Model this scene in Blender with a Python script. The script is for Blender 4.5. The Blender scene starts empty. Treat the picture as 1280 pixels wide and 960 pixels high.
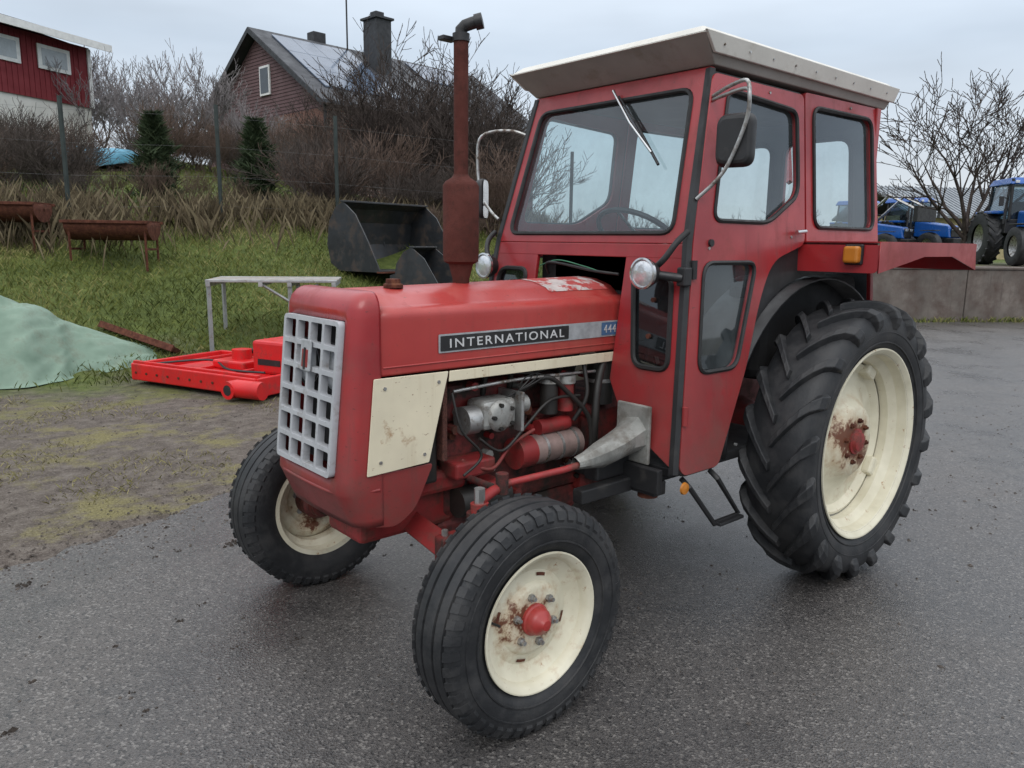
import bpy, math, random, numpy as np, bmesh
from mathutils import Vector, Matrix, noise
random.seed(7); np.random.seed(7)
sc=bpy.context.scene
rad=math.radians
# ------------------------------------------------------------ materials
def nodes(name):
    m=bpy.data.materials.new(name); m.use_nodes=True
    nt=m.node_tree; return m,nt,nt.nodes['Principled BSDF']
def N(nt,t,**k):
    n=nt.nodes.new(t)
    for a,b in k.items(): setattr(n,a,b)
    return n
def noise_node(nt,vec,scale,detail=3,rough=.6):
    n=N(nt,'ShaderNodeTexNoise'); n.inputs['Scale'].default_value=scale; n.inputs['Detail'].default_value=detail
    n.inputs['Roughness'].default_value=rough
    if vec is not None: nt.links.new(vec,n.inputs['Vector'])
    return n.outputs['Fac']
def ramp(nt,fac,stops):
    r=N(nt,'ShaderNodeValToRGB'); nt.links.new(fac,r.inputs[0]); e=r.color_ramp.elements
    while len(e)<len(stops): e.new(.5)
    for i,(p,c) in enumerate(stops):
        e[i].position=p; e[i].color=tuple(c)+(1,) if len(c)==3 else c
    return r.outputs[0]
def mixc(nt,fac,a,b,mode='MIX'):
    m=N(nt,'ShaderNodeMix',data_type='RGBA',blend_type=mode)
    for s,v in ((m.inputs[0],fac),(m.inputs[6],a),(m.inputs[7],b)):
        if hasattr(v,'links'): nt.links.new(v,s)
        elif isinstance(v,(int,float)): s.default_value=v
        else: s.default_value=tuple(v)+(1,)
    return m.outputs[2]
def math_(nt,op,a,b=None):
    m=N(nt,'ShaderNodeMath',operation=op)
    for s,v in ((m.inputs[0],a),(m.inputs[1],b)):
        if v is None: continue
        if hasattr(v,'links'): nt.links.new(v,s)
        else: s.default_value=v
    return m.outputs[0]
def bump(nt,b,h,strength,dist=.01):
    n=N(nt,'ShaderNodeBump'); n.inputs['Strength'].default_value=strength; n.inputs['Distance'].default_value=dist
    nt.links.new(h,n.inputs['Height']); nt.links.new(n.outputs[0],b.inputs['Normal'])
def gray(v): return (v,v,v)
def mat(name,col,rough=.5,var=.25,scale=6,metal=0,bs=60,bstr=.15,dirt=None,dth=(.55,.75),dscale=5,spec=.5,coat=0,col2=None,scratch=None,lowdirt=None,streak=None):
    m,nt,b=nodes(name)
    tc=N(nt,'ShaderNodeTexCoord').outputs['Object']
    n1=noise_node(nt,tc,scale)
    dark=tuple(c*(1-var) for c in col); light=col2 or tuple(min(1,c*(1+var)) for c in col)
    c=ramp(nt,n1,[(.3,dark),(.7,light)])
    r=ramp(nt,n1,[(.3,gray(min(1,rough+.12))),(.7,gray(max(0,rough-.1)))])
    if dirt:
        d=ramp(nt,noise_node(nt,tc,dscale,6,.7),[(dth[0],gray(0)),(dth[1],gray(1))])
        c=mixc(nt,d,c,dirt); r=mixc(nt,d,r,gray(.85))
    if streak:       # runs of grime down vertical faces
        mp=N(nt,'ShaderNodeMapping'); mp.inputs['Scale'].default_value=(1,1,.07); nt.links.new(tc,mp.inputs[0])
        f=ramp(nt,noise_node(nt,mp.outputs[0],22,4,.7),[(.56,gray(0)),(.74,gray(.55))]); c=mixc(nt,f,c,streak); r=mixc(nt,f,r,gray(.7))
    if lowdirt:      # splash dirt gathering towards the ground
        sx=N(nt,'ShaderNodeSeparateXYZ'); nt.links.new(tc,sx.inputs[0])
        h=math_(nt,'SUBTRACT',1.30,sx.outputs[2]); h=math_(nt,'MULTIPLY',h,math_(nt,'MULTIPLY',noise_node(nt,tc,7,6,.75),1.5))
        f=ramp(nt,h,[(.10,gray(0)),(.65,gray(.8))]); c=mixc(nt,f,c,lowdirt); r=mixc(nt,f,r,gray(.8))
    if scratch:
        mp=N(nt,'ShaderNodeMapping'); mp.inputs['Scale'].default_value=(1,1,2.2); nt.links.new(tc,mp.inputs[0])
        f=ramp(nt,noise_node(nt,mp.outputs[0],38,4,.75),[(.64,gray(0)),(.68,gray(.85))])
        f2=ramp(nt,noise_node(nt,tc,2.3,2,.6),[(.42,gray(0)),(.58,gray(1))])
        c=mixc(nt,mixc(nt,1.0,f,f2,'MULTIPLY'),c,scratch)
    nt.links.new(c,b.inputs['Base Color']); nt.links.new(r,b.inputs['Roughness'])
    b.inputs['Metallic'].default_value=metal; b.inputs['Specular IOR Level'].default_value=spec
    b.inputs['Coat Weight'].default_value=coat; b.inputs['Coat Roughness'].default_value=.15
    if bstr: bump(nt,b,noise_node(nt,tc,bs),bstr,.004)
    return m
RED=mat('red_paint',(.28,.012,.018),.36,.2,3,bs=18,bstr=.10,dirt=(.21,.040,.036),dth=(.52,.75),dscale=4,coat=.25,col2=(.36,.024,.026),scratch=(.07,.02,.015),lowdirt=(.13,.045,.036),streak=(.15,.03,.026))
REDB=mat('red_paint_worn',(.25,.022,.022),.5,.3,5,bs=50,bstr=.15,dirt=(.10,.04,.028),dth=(.48,.66),dscale=9)
REDHOOD=mat('red_paint_hood',(.36,.026,.024),.40,.15,2.5,bs=18,bstr=.10,dirt=(.38,.085,.062),dth=(.48,.8),dscale=3,coat=.15,col2=(.40,.042,.036),scratch=(.12,.035,.025),streak=(.25,.04,.032))
CREAM=mat('cream_paint',(.68,.61,.45),.5,.08,5,dirt=(.34,.20,.10),dth=(.63,.74),dscale=9,bstr=.08,scratch=(.20,.08,.035),streak=(.50,.40,.26))
GRILLE=mat('grille_silver',(.42,.43,.45),.45,.12,9,metal=.1,dirt=(.20,.17,.14),dth=(.55,.8),dscale=14)
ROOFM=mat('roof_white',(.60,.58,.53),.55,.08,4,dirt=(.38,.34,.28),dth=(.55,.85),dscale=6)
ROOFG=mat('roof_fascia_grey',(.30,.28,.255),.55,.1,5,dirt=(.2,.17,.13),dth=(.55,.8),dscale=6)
BLACK=mat('black_paint',(.014,.014,.015),.5,.3,8,bstr=.1,dirt=(.05,.045,.04),dth=(.55,.8),dscale=9)
RUB=mat('rubber_seal',(.012,.012,.012),.55,.2,20)
TYRE=mat('tyre_rubber',(.014,.015,.017),.52,.3,7,bs=90,bstr=.3,dirt=(.045,.043,.042),dth=(.45,.75),dscale=7)
RUST=mat('rusty_steel',(.085,.03,.02),.85,.45,14,bs=120,bstr=.5,dirt=(.15,.06,.03),dth=(.5,.7),dscale=30,spec=.2)
MUFF=mat('rusty_exhaust',(.085,.026,.020),.85,.25,10,bs=200,bstr=.5,dirt=(.045,.018,.014),dth=(.5,.75),dscale=22,spec=.2)
STEEL=mat('steel',(.42,.42,.41),.4,.3,12,metal=.8,dirt=(.12,.08,.05),dth=(.5,.66),dscale=20)
ALU=mat('dull_aluminium',(.36,.36,.34),.5,.3,12,metal=.5,dirt=(.1,.07,.05),dth=(.5,.7),dscale=16)
ZINC=mat('weathered_zinc',(.27,.27,.25),.55,.35,9,metal=.3,dirt=(.12,.10,.08),dth=(.45,.72),dscale=12,bs=18,bstr=.6)
GREASE=mat('greasy_red',(.15,.02,.018),.45,.6,9,dirt=(.025,.018,.014),dth=(.40,.60),dscale=10)
GREASEB=mat('greasy_black',(.018,.016,.014),.5,.4,9)
CHROME=mat('chrome',(.6,.6,.6),.2,.1,9,metal=1,bstr=0)
WHITE=mat('white_decal',(.55,.55,.55),.5,.1,9,bstr=0,scratch=(.1,.1,.1))
SILV=mat('silver_decal',(.34,.35,.36),.45,.2,30,bstr=0)
BLUEDEC=mat('blue_decal',(.06,.14,.26),.4,.1,9,bstr=0)
ORANGE=mat('amber_lens',(.48,.17,.02),.25,.1,9,bstr=0)
LENS=mat('lamp_lens',(.62,.64,.66),.12,.15,60,metal=.6,bs=80,bstr=.4)
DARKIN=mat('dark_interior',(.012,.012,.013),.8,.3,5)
def glass(name,tint,film=(.03,.20)):
    m=bpy.data.materials.new(name); m.use_nodes=True; nt=m.node_tree; nt.nodes.clear()
    o=N(nt,'ShaderNodeOutputMaterial'); t=N(nt,'ShaderNodeBsdfTransparent'); g=N(nt,'ShaderNodeBsdfGlossy')
    t.inputs[0].default_value=tuple(tint)+(1,); g.inputs['Roughness'].default_value=.03; g.inputs[0].default_value=(.9,.95,1,1)
    d=N(nt,'ShaderNodeBsdfDiffuse'); d.inputs[0].default_value=(.26,.31,.33,1)
    lw=N(nt,'ShaderNodeLayerWeight'); lw.inputs[0].default_value=.5
    fr=math_(nt,'ADD',math_(nt,'MULTIPLY',math_(nt,'POWER',lw.outputs['Facing'],4.0),.85),.075)
    mx=N(nt,'ShaderNodeMixShader'); nt.links.new(fr,mx.inputs[0]); nt.links.new(t.outputs[0],mx.inputs[1]); nt.links.new(g.outputs[0],mx.inputs[2])
    m2=N(nt,'ShaderNodeMixShader'); 
    tc=N(nt,'ShaderNodeTexCoord').outputs['Object']
    f=ramp(nt,noise_node(nt,tc,3,5,.65),[(.35,gray(film[0])),(.8,gray(film[1]))])
    nt.links.new(f,m2.inputs[0]); nt.links.new(mx.outputs[0],m2.inputs[1]); nt.links.new(d.outputs[0],m2.inputs[2])
    nt.links.new(m2.outputs[0],o.inputs[0]); return m
GLASS=glass('cab_glass',(.82,.89,.90)); GLASSB=glass('tractor_window_glass',(.45,.55,.6),(0,.05))
GLASSD=glass('dark_glass',(.10,.12,.14),(.0,.08))
def rimmat(name,R,rst,th):
    m,nt,b=nodes(name); tc=N(nt,'ShaderNodeTexCoord').outputs['Object']
    sx=N(nt,'ShaderNodeSeparateXYZ'); nt.links.new(tc,sx.inputs[0])
    r2=math_(nt,'SQRT',math_(nt,'ADD',math_(nt,'MULTIPLY',sx.outputs[0],sx.outputs[0]),math_(nt,'MULTIPLY',sx.outputs[2],sx.outputs[2])))
    k=math_(nt,'DIVIDE',r2,R)
    n=noise_node(nt,tc,9/R*.25,6,.7)
    d=math_(nt,'SUBTRACT',n,math_(nt,'MULTIPLY',k,rst))
    f=ramp(nt,d,[(th,gray(0)),(th+.06,gray(1))]); halo=ramp(nt,d,[(th-.12,gray(0)),(th+.02,gray(.6))])
    n2=noise_node(nt,tc,30,6,.7)
    base=ramp(nt,noise_node(nt,tc,7),[(.3,(.56,.52,.39)),(.7,(.72,.68,.54))])
    sp=ramp(nt,n2,[(.62,gray(0)),(.70,gray(1))])
    edge=ramp(nt,math_(nt,'ADD',k,math_(nt,'MULTIPLY',n2,.12)),[(1.02,gray(0)),(1.08,gray(.7))])
    c=mixc(nt,halo,base,(.40,.25,.13)); c=mixc(nt,sp,c,(.34,.19,.09)); c=mixc(nt,edge,c,(.20,.12,.08)); c=mixc(nt,f,c,(.14,.05,.025))
    nt.links.new(c,b.inputs['Base Color']); b.inputs['Roughness'].default_value=.5
    bump(nt,b,n2,.1,.004); return m
RIMF=rimmat('front_rim_cream',.22,.30,.40); RIMR=rimmat('rear_rim_cream',.42,.42,.37)
# ------------------------------------------------------------ mesh helpers
COL=sc.collection
def empty(name,loc=(0,0,0)):
    e=bpy.data.objects.new(name,None); e.location=loc; COL.objects.link(e); e.empty_display_size=.2; return e
def mk(name,v,f,m,parent=None,smooth=False,loc=(0,0,0),bevel=0,rot=None,auto=None,seg=2):
    me=bpy.data.meshes.new(name); me.from_pydata([tuple(map(float,p)) for p in v],[],[tuple(map(int,q)) for q in f]); me.update()
    ob=bpy.data.objects.new(name,me); COL.objects.link(ob); ob.location=loc
    if rot: ob.rotation_euler=rot
    if m: me.materials.append(m)
    if parent: ob.parent=parent
    bm=bmesh.new(); bm.from_mesh(me); bmesh.ops.recalc_face_normals(bm,faces=bm.faces); bm.to_mesh(me); bm.free()
    if smooth:
        me.polygons.foreach_set('use_smooth',[True]*len(me.polygons))
        if auto is not None:
            try: me.set_sharp_from_angle(angle=rad(auto))
            except Exception: pass
    if bevel:
        md=ob.modifiers.new('b','BEVEL'); md.width=bevel; md.segments=seg; md.limit_method='ANGLE'; md.angle_limit=rad(35)
    return ob
def box(name,x,y,z,m,parent=None,bevel=.006,**k):
    v=[(a,b,c) for a in x for b in y for c in z]
    return mk(name,v,[(0,1,3,2),(4,6,7,5),(0,4,5,1),(2,3,7,6),(0,2,6,4),(1,5,7,3)],m,parent,bevel=bevel,**k)
def hexa(name,v8,m,parent=None,bevel=.006,**k):
    return mk(name,v8,[(0,1,2,3),(4,7,6,5),(0,4,5,1),(1,5,6,2),(2,6,7,3),(3,7,4,0)],m,parent,bevel=bevel,**k)
def lathe_data(prof,c=(0,0,0),seg=64,sy=1,closed=False,axis='y'):
    v=[];f=[];n=len(prof)
    for i in range(seg):
        a=2*math.pi*i/seg
        for (y,r) in prof:
            if axis=='y': v.append((c[0]+r*math.cos(a),c[1]+sy*y,c[2]+r*math.sin(a)))
            elif axis=='x': v.append((c[0]+y,c[1]+r*math.cos(a),c[2]+r*math.sin(a)))
            else: v.append((c[0]+r*math.cos(a),c[1]+r*math.sin(a),c[2]+y))
    m=n if closed else n-1
    for i in range(seg):
        j=(i+1)%seg
        for k in range(m):
            l=(k+1)%n; f.append((i*n+k,i*n+l,j*n+l,j*n+k))
    return v,f
def lathe(name,prof,c,m,parent=None,seg=64,sy=1,axis='y',auto=35,closed=False):
    v,f=lathe_data(prof,(0,0,0),seg,sy,closed,axis)
    return mk(name,v,f,m,parent,smooth=True,loc=c,auto=auto)
def smoothpath(pts,n=6):
    P=[Vector(p) for p in pts]
    if len(P)<3: return P
    out=[]
    for i in range(len(P)-1):
        p0=P[max(0,i-1)];p1=P[i];p2=P[i+1];p3=P[min(len(P)-1,i+2)]
        for k in range(n):
            t=k/n
            out.append(.5*((2*p1)+(p2-p0)*t+(2*p0-5*p1+4*p2-p3)*t*t+(3*p1-p0-3*p2+p3)*t**3))
    out.append(P[-1]); return out
def tube_data(pts,r,k=8,closed=False,v=None,f=None):
    v=[] if v is None else v; f=[] if f is None else f
    P=[Vector(p) for p in pts]; n=len(P); base=len(v)
    rs=r if hasattr(r,'__len__') else [r]*n
    up=None
    for i in range(n):
        if closed: d=(P[(i+1)%n]-P[i-1])
        else: d=P[min(n-1,i+1)]-P[max(0,i-1)]
        if d.length<1e-9: d=Vector((0,0,1))
        d.normalize()
        if up is None:
            up=Vector((0,0,1)) if abs(d.z)<.9 else Vector((1,0,0))
        a=d.cross(up); 
        if a.length<1e-6: a=d.orthogonal()
        a.normalize(); b=a.cross(d).normalized(); up=b
        for j in range(k):
            t=2*math.pi*j/k; q=P[i]+a*math.cos(t)*rs[i]+b*math.sin(t)*rs[i]; v.append(tuple(q))
    for i in range(n if closed else n-1):
        i2=(i+1)%n
        for j in range(k):
            j2=(j+1)%k; f.append((base+i*k+j,base+i*k+j2,base+i2*k+j2,base+i2*k+j))
    if not closed:
        f.append(tuple(base+j for j in range(k))); f.append(tuple(base+(n-1)*k+j for j in range(k)))
    return v,f
def tube(name,pts,r,m,parent=None,k=10,smooth=0,closed=False):
    if smooth: pts=smoothpath(pts,smooth)
    v,f=tube_data(pts,r,k,closed)
    return mk(name,v,f,m,parent,smooth=True,auto=40)
def cyl(name,a,b,r,m,parent=None,k=24): return tube(name,[a,b],r,m,parent,k)
def rpoly(pts,r,n=5):
    out=[];L=len(pts)
    for i in range(L):
        p=Vector(pts[i]);a=Vector(pts[i-1]);b=Vector(pts[(i+1)%L])
        rr=r[i] if hasattr(r,'__len__') else r
        da=(a-p);db=(b-p); t=min(rr,da.length*.45,db.length*.45)
        if t<1e-5: out.append(tuple(p)); continue
        s=p+da.normalized()*t; e=p+db.normalized()*t
        for k in range(n+1):
            u=k/n; out.append(tuple(s*(1-u)**2+p*2*u*(1-u)+e*u*u))
    return out
def plate(name,outer,holes,th,fn,m,parent=None,bevel=.003):
    cu=bpy.data.curves.new(name,'CURVE'); cu.dimensions='2D'; cu.fill_mode='BOTH'; cu.extrude=th/2; cu.bevel_depth=0
    for pts in [outer]+list(holes):
        s=cu.splines.new('POLY'); s.points.add(len(pts)-1)
        for i,p in enumerate(pts): s.points[i].co=(p[0],p[1],0,1)
        s.use_cyclic_u=True
    ob=bpy.data.objects.new(name,cu); COL.objects.link(ob)
    dg=bpy.context.evaluated_depsgraph_get(); me=bpy.data.meshes.new_from_object(ob.evaluated_get(dg))
    bpy.data.objects.remove(ob)
    for v in me.vertices: v.co=fn(v.co.x,v.co.y,v.co.z)
    me.name=name; o=bpy.data.objects.new(name,me); COL.objects.link(o)
    bm=bmesh.new(); bm.from_mesh(me); bmesh.ops.remove_doubles(bm,verts=bm.verts,dist=1e-5); bmesh.ops.recalc_face_normals(bm,faces=bm.faces)
    bmesh.ops.dissolve_limit(bm,angle_limit=.01,verts=bm.verts,edges=bm.edges)
    bm.to_mesh(me); bm.free()
    me.materials.clear(); me.materials.append(m)
    if parent: o.parent=parent
    if bevel:
        md=o.modifiers.new('b','BEVEL'); md.width=bevel; md.segments=2; md.limit_method='ANGLE'; md.angle_limit=rad(50)
    return o
def pane(name,pts,fn,m,parent):
    return mk(name,[fn(a,b,0) for a,b in pts],[tuple(range(len(pts)))],m,parent)
def text(name,s,size,fn_mat,m,parent,extr=.0006,w=None,h=None):
    cu=bpy.data.curves.new(name,'FONT'); cu.body=s; cu.size=size; cu.extrude=extr; cu.offset=.0003; cu.space_character=1.25
    ob=bpy.data.objects.new(name,cu); COL.objects.link(ob); bpy.context.view_layer.update()
    dx,dy=ob.dimensions[0],ob.dimensions[1]
    S=Matrix.Diagonal((w/dx if w else 1,h/dy if h else 1,1,1))
    ob.matrix_world=fn_mat@S; cu.materials.append(m); ob.parent=parent; return ob
# ------------------------------------------------------------ TRACTOR
T=empty('tractor')
WB=1.88
def front_wheel(side):
    tag='left' if side>0 else 'right'
    c=(WB,.688*side,.362)
    half=[(0,.362),(.020,.3615),(.022,.354),(.029,.354),(.031,.361),(.060,.357),(.062,.349),(.069,.348),(.071,.354),(.086,.348),(.094,.338),(.100,.318),(.103,.295),(.101,.268),(.094,.245),(.086,.232),(.080,.224),(.078,.212)]
    prof=[(-y,r) for y,r in half[::-1]]+half[1:]
    lathe('front_tyre_'+tag,prof,c,TYRE,T,seg=96)
    v=[];f=[]
    for i in range(48):
        for s in (-1,1):
            a=2*math.pi*(i+.25*s)/48; w=.0135
            b=len(v)
            for off in (0.0045,-.016):
                for (y,r,da) in ((.072,.3575,0),(.092,.3445,.010),(.1015,.320,.014)):
                    for sg in (-1,1):
                        aa=a+da+sg*w/.35
                        v.append(((r+off)*math.cos(aa),s*(y+off*.3),(r+off)*math.sin(aa)))
            f+=[(b,b+1,b+3,b+2),(b+2,b+3,b+5,b+4),(b,b+2,b+8,b+6),(b+2,b+4,b+10,b+8),(b+1,b+7,b+9,b+3),(b+3,b+9,b+11,b+5),(b,b+6,b+7,b+1),(b+4,b+5,b+11,b+10)]
    mk('front_tread_'+tag,v,f,TYRE,T,loc=c)
    for q,(y,r) in enumerate(((.1035,.300),(.1005,.258))):
        lathe('front_sidewall_ring_%s_%d'%(tag,q),[(y-.004,r-.004),(y+.0015,r-.002),(y+.0015,r+.002),(y-.004,r+.004)],c,TYRE,T,seg=80,sy=side)
    cr=(WB,.778*side,.362)
    lathe('front_rim_'+tag,[(-.168,.205),(-.170,.224),(-.164,.224),(-.160,.207),(-.12,.200),(-.10,.178),(-.055,.178),(-.035,.200),(-.012,.205),(-.006,.212),(-.002,.223),(.003,.222),(.003,.218),(-.004,.208),(-.012,.200),(-.034,.194),(-.052,.172),(-.060,.150),(-.052,.118),(-.040,.108),(-.036,.098),(-.040,.06),(-.040,.0)],cr,RIMF,T,seg=72,sy=side,auto=30)
    lathe('front_hub_'+tag,[(-.045,.050),(-.030,.050),(-.026,.045),(-.010,.042),(.002,.035),(.010,.022),(.014,.020),(.020,.016),(.022,0)],cr,REDHOOD,T,seg=32,sy=side)
    lathe('front_hub_inner_'+tag,[(-.04,.075),(-.12,.075),(-.13,.06),(-.17,.055),(-.17,0)],cr,GREASE,T,seg=32,sy=side)
    v=[];f=[]
    for i in range(6):
        a=i*math.pi/3+.3; x=.078*math.cos(a); z=.078*math.sin(a)
        tube_data([(x,-.045*side,z),(x,-.026*side,z)],.0125,6,v=v,f=f); tube_data([(x,-.03*side,z),(x,-.014*side,z)],.007,8,v=v,f=f)
    mk('front_wheel_nuts_'+tag,v,f,STEEL,T,loc=cr)
    v=[];f=[]
    for i in range(4):
        a0=i*math.pi/2+.15
        b=len(v)
        for k in range(7):
            a=a0+k*.045
            v+= [(.132*math.cos(a),-.0525*side,.132*math.sin(a)),(.142*math.cos(a),-.0545*side,.142*math.sin(a))]
        for k in range(6): f.append((b+2*k,b+2*k+1,b+2*k+3,b+2*k+2))
    mk('front_rim_slots_'+tag,v,f,RUST,T,loc=cr)
    cyl('valve_stem_'+tag,(WB+.165,.73*side,.40),(WB+.158,.765*side,.40),.004,BLACK,T,k=6)
front_wheel(1); front_wheel(-1)
def rear_wheel(side):
    tag='left' if side>0 else 'right'
    c=(0,.752*side,.634)
    half=[(0,.604),(.05,.603),(.095,.597),(.122,.585),(.138,.565),(.146,.535),(.148,.505),(.143,.470),(.132,.445),(.126,.436),(.120,.425),(.118,.40)]
    prof=[(-y,r) for y,r in half[::-1]]+half[1:]
    lathe('rear_tyre_'+tag,prof,c,TYRE,T,seg=112,auto=40)
    path=[(.000,.600),(.03,.601),(.06,.600),(.09,.595),(.115,.587),(.132,.574),(.141,.556),(.1455,.535),(.147,.512)]
    hts=[.030,.032,.033,.034,.034,.031,.025,.015,.003]
    wid=[.022,.022,.023,.026,.030,.035,.036,.034,.026]
    v=[];f=[]; n=20
    for s in (-1,1):
        for i in range(n):
            th=2*math.pi*(i+(.5 if s>0 else 0))/n; b=len(v); jit=random.uniform(.97,1.03)
            for k,(y,r) in enumerate(path):
                dy=path[min(k+1,8)][0]-path[max(k-1,0)][0]; dr=path[min(k+1,8)][1]-path[max(k-1,0)][1]
                l=math.hypot(dy,dr); ny,nr=-dr/l,dy/l
                phi=th+ .34*min(1,y/.14) + (.02 if k>6 else 0) -.03
                w=wid[k]/r*jit
                yo,ro=y+ny*hts[k],r+nr*hts[k]; wt=w*.72
                for (yy,rr,a) in ((y-ny*.01,r-nr*.01,phi-w*1.15),(yo,ro,phi-wt),(yo,ro,phi+wt),(y-ny*.01,r-nr*.01,phi+w*1.15)):
                    v.append((rr*math.cos(a),s*yy,rr*math.sin(a)))
            for k in range(8):
                for j in range(4):
                    j2=(j+1)%4; f.append((b+4*k+j,b+4*k+j2,b+4*k+4+j2,b+4*k+4+j))
            f.append((b,b+3,b+2,b+1)); f.append((b+32,b+33,b+34,b+35))
    mk('rear_tread_'+tag,v,f,TYRE,T,loc=c,bevel=.004)
    for q,(y,r) in enumerate(((.1475,.500),(.140,.455))):
        lathe('rear_sidewall_ring_%s_%d'%(tag,q),[(y-.004,r-.004),(y+.0015,r-.002),(y+.0015,r+.002),(y-.004,r+.004)],c,TYRE,T,seg=96,sy=side)
    cr=(0,.882*side,.634)
    lathe('rear_rim_'+tag,[(-.258,.40),(-.262,.427),(-.255,.427),(-.25,.408),(-.20,.40),(-.17,.372),(-.09,.372),(-.06,.398),(-.014,.404),(-.006,.412),(-.002,.428),(.004,.427),(.004,.421),(-.006,.406),(-.016,.397),(-.058,.390),(-.088,.363),(-.125,.360)],cr,RIMR,T,seg=96,sy=side,auto=30)
    lathe('rear_disc_'+tag,[(-.150,.352),(-.125,.352),(-.122,.340),(-.150,.315),(-.150,.26),(-.120,.205),(-.085,.165),(-.072,.15),(-.070,.10),(-.070,0)],cr,RIMR,T,seg=72,sy=side,auto=40)
    lathe('rear_hub_'+tag,[(-.075,.058),(-.062,.058),(-.060,.046),(-.045,.042),(-.042,.028),(-.040,0)],cr,REDB,T,seg=32,sy=side)
    v=[];f=[]
    for i in range(8):
        a=i*math.pi/4+.2; x=.094*math.cos(a); z=.094*math.sin(a)
        tube_data([(x,-.078*side,z),(x,-.060*side,z)],.012,6,v=v,f=f); tube_data([(x,-.06*side,z),(x,-.052*side,z)],.007,8,v=v,f=f)
    mk('rear_wheel_nuts_'+tag,v,f,RUST,T,loc=cr)
    for i in range(4):
        a=i*math.pi/2+.55
        o=box('rear_rim_lug_%s_%d'%(tag,i),(.315,.372),(-.150,-.10) if side>0 else (.10,.150),(-.045,.045),RIMR,T,bevel=.012)
        o.location=cr; o.rotation_euler=(0,-a,0)
rear_wheel(1); rear_wheel(-1)
tube('front_axle',[(WB,-.55,.40),(WB,-.30,.46),(WB,0,.50),(WB,.30,.46),(WB,.55,.40)],.042,REDB,T,k=4)
tube('front_axle_beam',[(WB+.01,-.42,.43),(WB+.01,0,.50),(WB+.01,.42,.43)],.055,REDB,T,k=4)
box('axle_bracket',(1.72,2.12),(-.12,.12),(.46,.62),REDB,T,.02)
for s in (-1,1):
    t='left' if s>0 else 'right'
    cyl('kingpin_'+t,(WB,.49*s,.30),(WB,.47*s,.66),.030,REDB,T)
    cyl('kingpin_collar_'+t,(WB,.475*s,.56),(WB,.47*s,.63),.043,GREASE,T)
    cyl('stub_axle_'+t,(WB,.47*s,.362),(WB,.64*s,.362),.035,GREASE,T)
    tube('steering_arm_'+t,[(WB,.47*s,.665),(1.80,.44*s,.675),(1.72,.42*s,.68)],.018,REDB,T)
    cyl('arm_bolt_'+t,(WB,.47*s,.66),(WB,.47*s,.71),.018,STEEL,T,k=8)
    box('axle_clamp_'+t,(WB-.06,WB+.07),(.34*s-.03,.34*s+.03),(.38,.52),GREASE,T,.01)
    for dx in (-.035,.045): cyl('axle_bolt_%s_%d'%(t,int(dx*1000)),(WB+dx,.34*s,.36),(WB+dx,.34*s,.54),.011,STEEL,T,k=6)
    tube('rear_axle_housing_'+t,[(0,.15*s,.634),(0,.30*s,.634),(0,.62*s,.634)],[.14,.09,.075],REDB,T,k=20)
tube('drag_link',[(1.76,.44,.69),(1.50,.47,.70),(1.33,.485,.715)],.0125,REDB,T)
cyl('drag_link_joint',(1.76,.44,.66),(1.76,.44,.73),.022,GREASE,T)
tube('tie_rod',[(1.74,-.42,.66),(1.74,.42,.66)],.012,GREASE,T)
# -- nose (radiator cowl)
FX=2.250
def nose():
    zs=[.575,.60,.64,.685,.70,.745,.80,.9,1.0,1.1,1.2,1.246,1.28,1.305,1.322,1.332,1.336]
    def shrink(z):
        if z<=1.28: return 0
        t=(z-1.28)/(1.336-1.28); return .05*(1-math.sqrt(max(0,1-t*t)))
    v=[];f=[];rings=[]
    for z in zs:
        s=shrink(z); hw=.2535-s*.9
        xf=FX-.105*(z-.74)-s*1.1
        if z<.70: xf-= (.70-z)*.55
        r=.062; pts=[(2.108,hw),(2.118,hw),(2.128,hw)]
        rr=min(r,xf-2.13)
        for k in range(1,7):
            a=k/6*math.pi/2; pts.append((xf-rr+rr*math.sin(a)*1.0,hw-r+r*math.cos(a)))
        pts+=[(xf+.004,.14),(xf+.007,.07)]
        full=pts+[(xf+.008,0)]+[(x,-y) for x,y in pts[::-1]]
        full=[(x,y,z) for x,y in full]; rings.append(len(v)); v+=full; n=len(full)
    for i in range(len(zs)-1):
        for j in range(n-1):
            a,b=v[rings[i]+j],v[rings[i]+j+1]
            if min(a[0],b[0])>2.131 and max(abs(a[1]),abs(b[1]))<.196 and zs[i]>=.744 and zs[i+1]<=1.247: continue
            f.append((rings[i]+j,rings[i]+j+1,rings[i+1]+j+1,rings[i+1]+j))
    f.append(tuple(rings[-1]+j for j in range(n)))
    return v,f
v,f=nose(); o=mk('nose_cowl',v,f,RED,T,smooth=True,auto=40)
md=o.modifiers.new('s','SOLIDIFY'); md.thickness=.008; md.offset=-1
def gx(z): return FX-.105*(z-.74)
def gf(y,z,o): return Vector((gx(z)+o,y,z))
outer=rpoly([(-.193,.748),(.193,.748),(.193,1.244),(-.193,1.244)],.02)
holes=[]
cols=4; rows=6; bd=.015; W=.386-2*bd; Hh=.496-2*bd; bw=.0145
for i in range(cols):
    for j in range(rows):
        cw=(W-bw*(cols-1))/cols; ch=(Hh-bw*(rows-1))/rows
        y0=-.193+bd+i*(cw+bw); z0=.748+bd+j*(ch+bw)
        holes.append(rpoly([(y0,z0),(y0+cw,z0),(y0+cw,z0+ch),(y0,z0+ch)],.008,3))
plate('grille',outer,holes,.026,lambda a,b,c:gf(a,b,c+.008),GRILLE,T,.003)
mk('grille_recess',[(gx(z)-.085,y,z) for y in (-.2,.2) for z in (.74,1.25)],[(0,1,3,2)],DARKIN,T)
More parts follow.
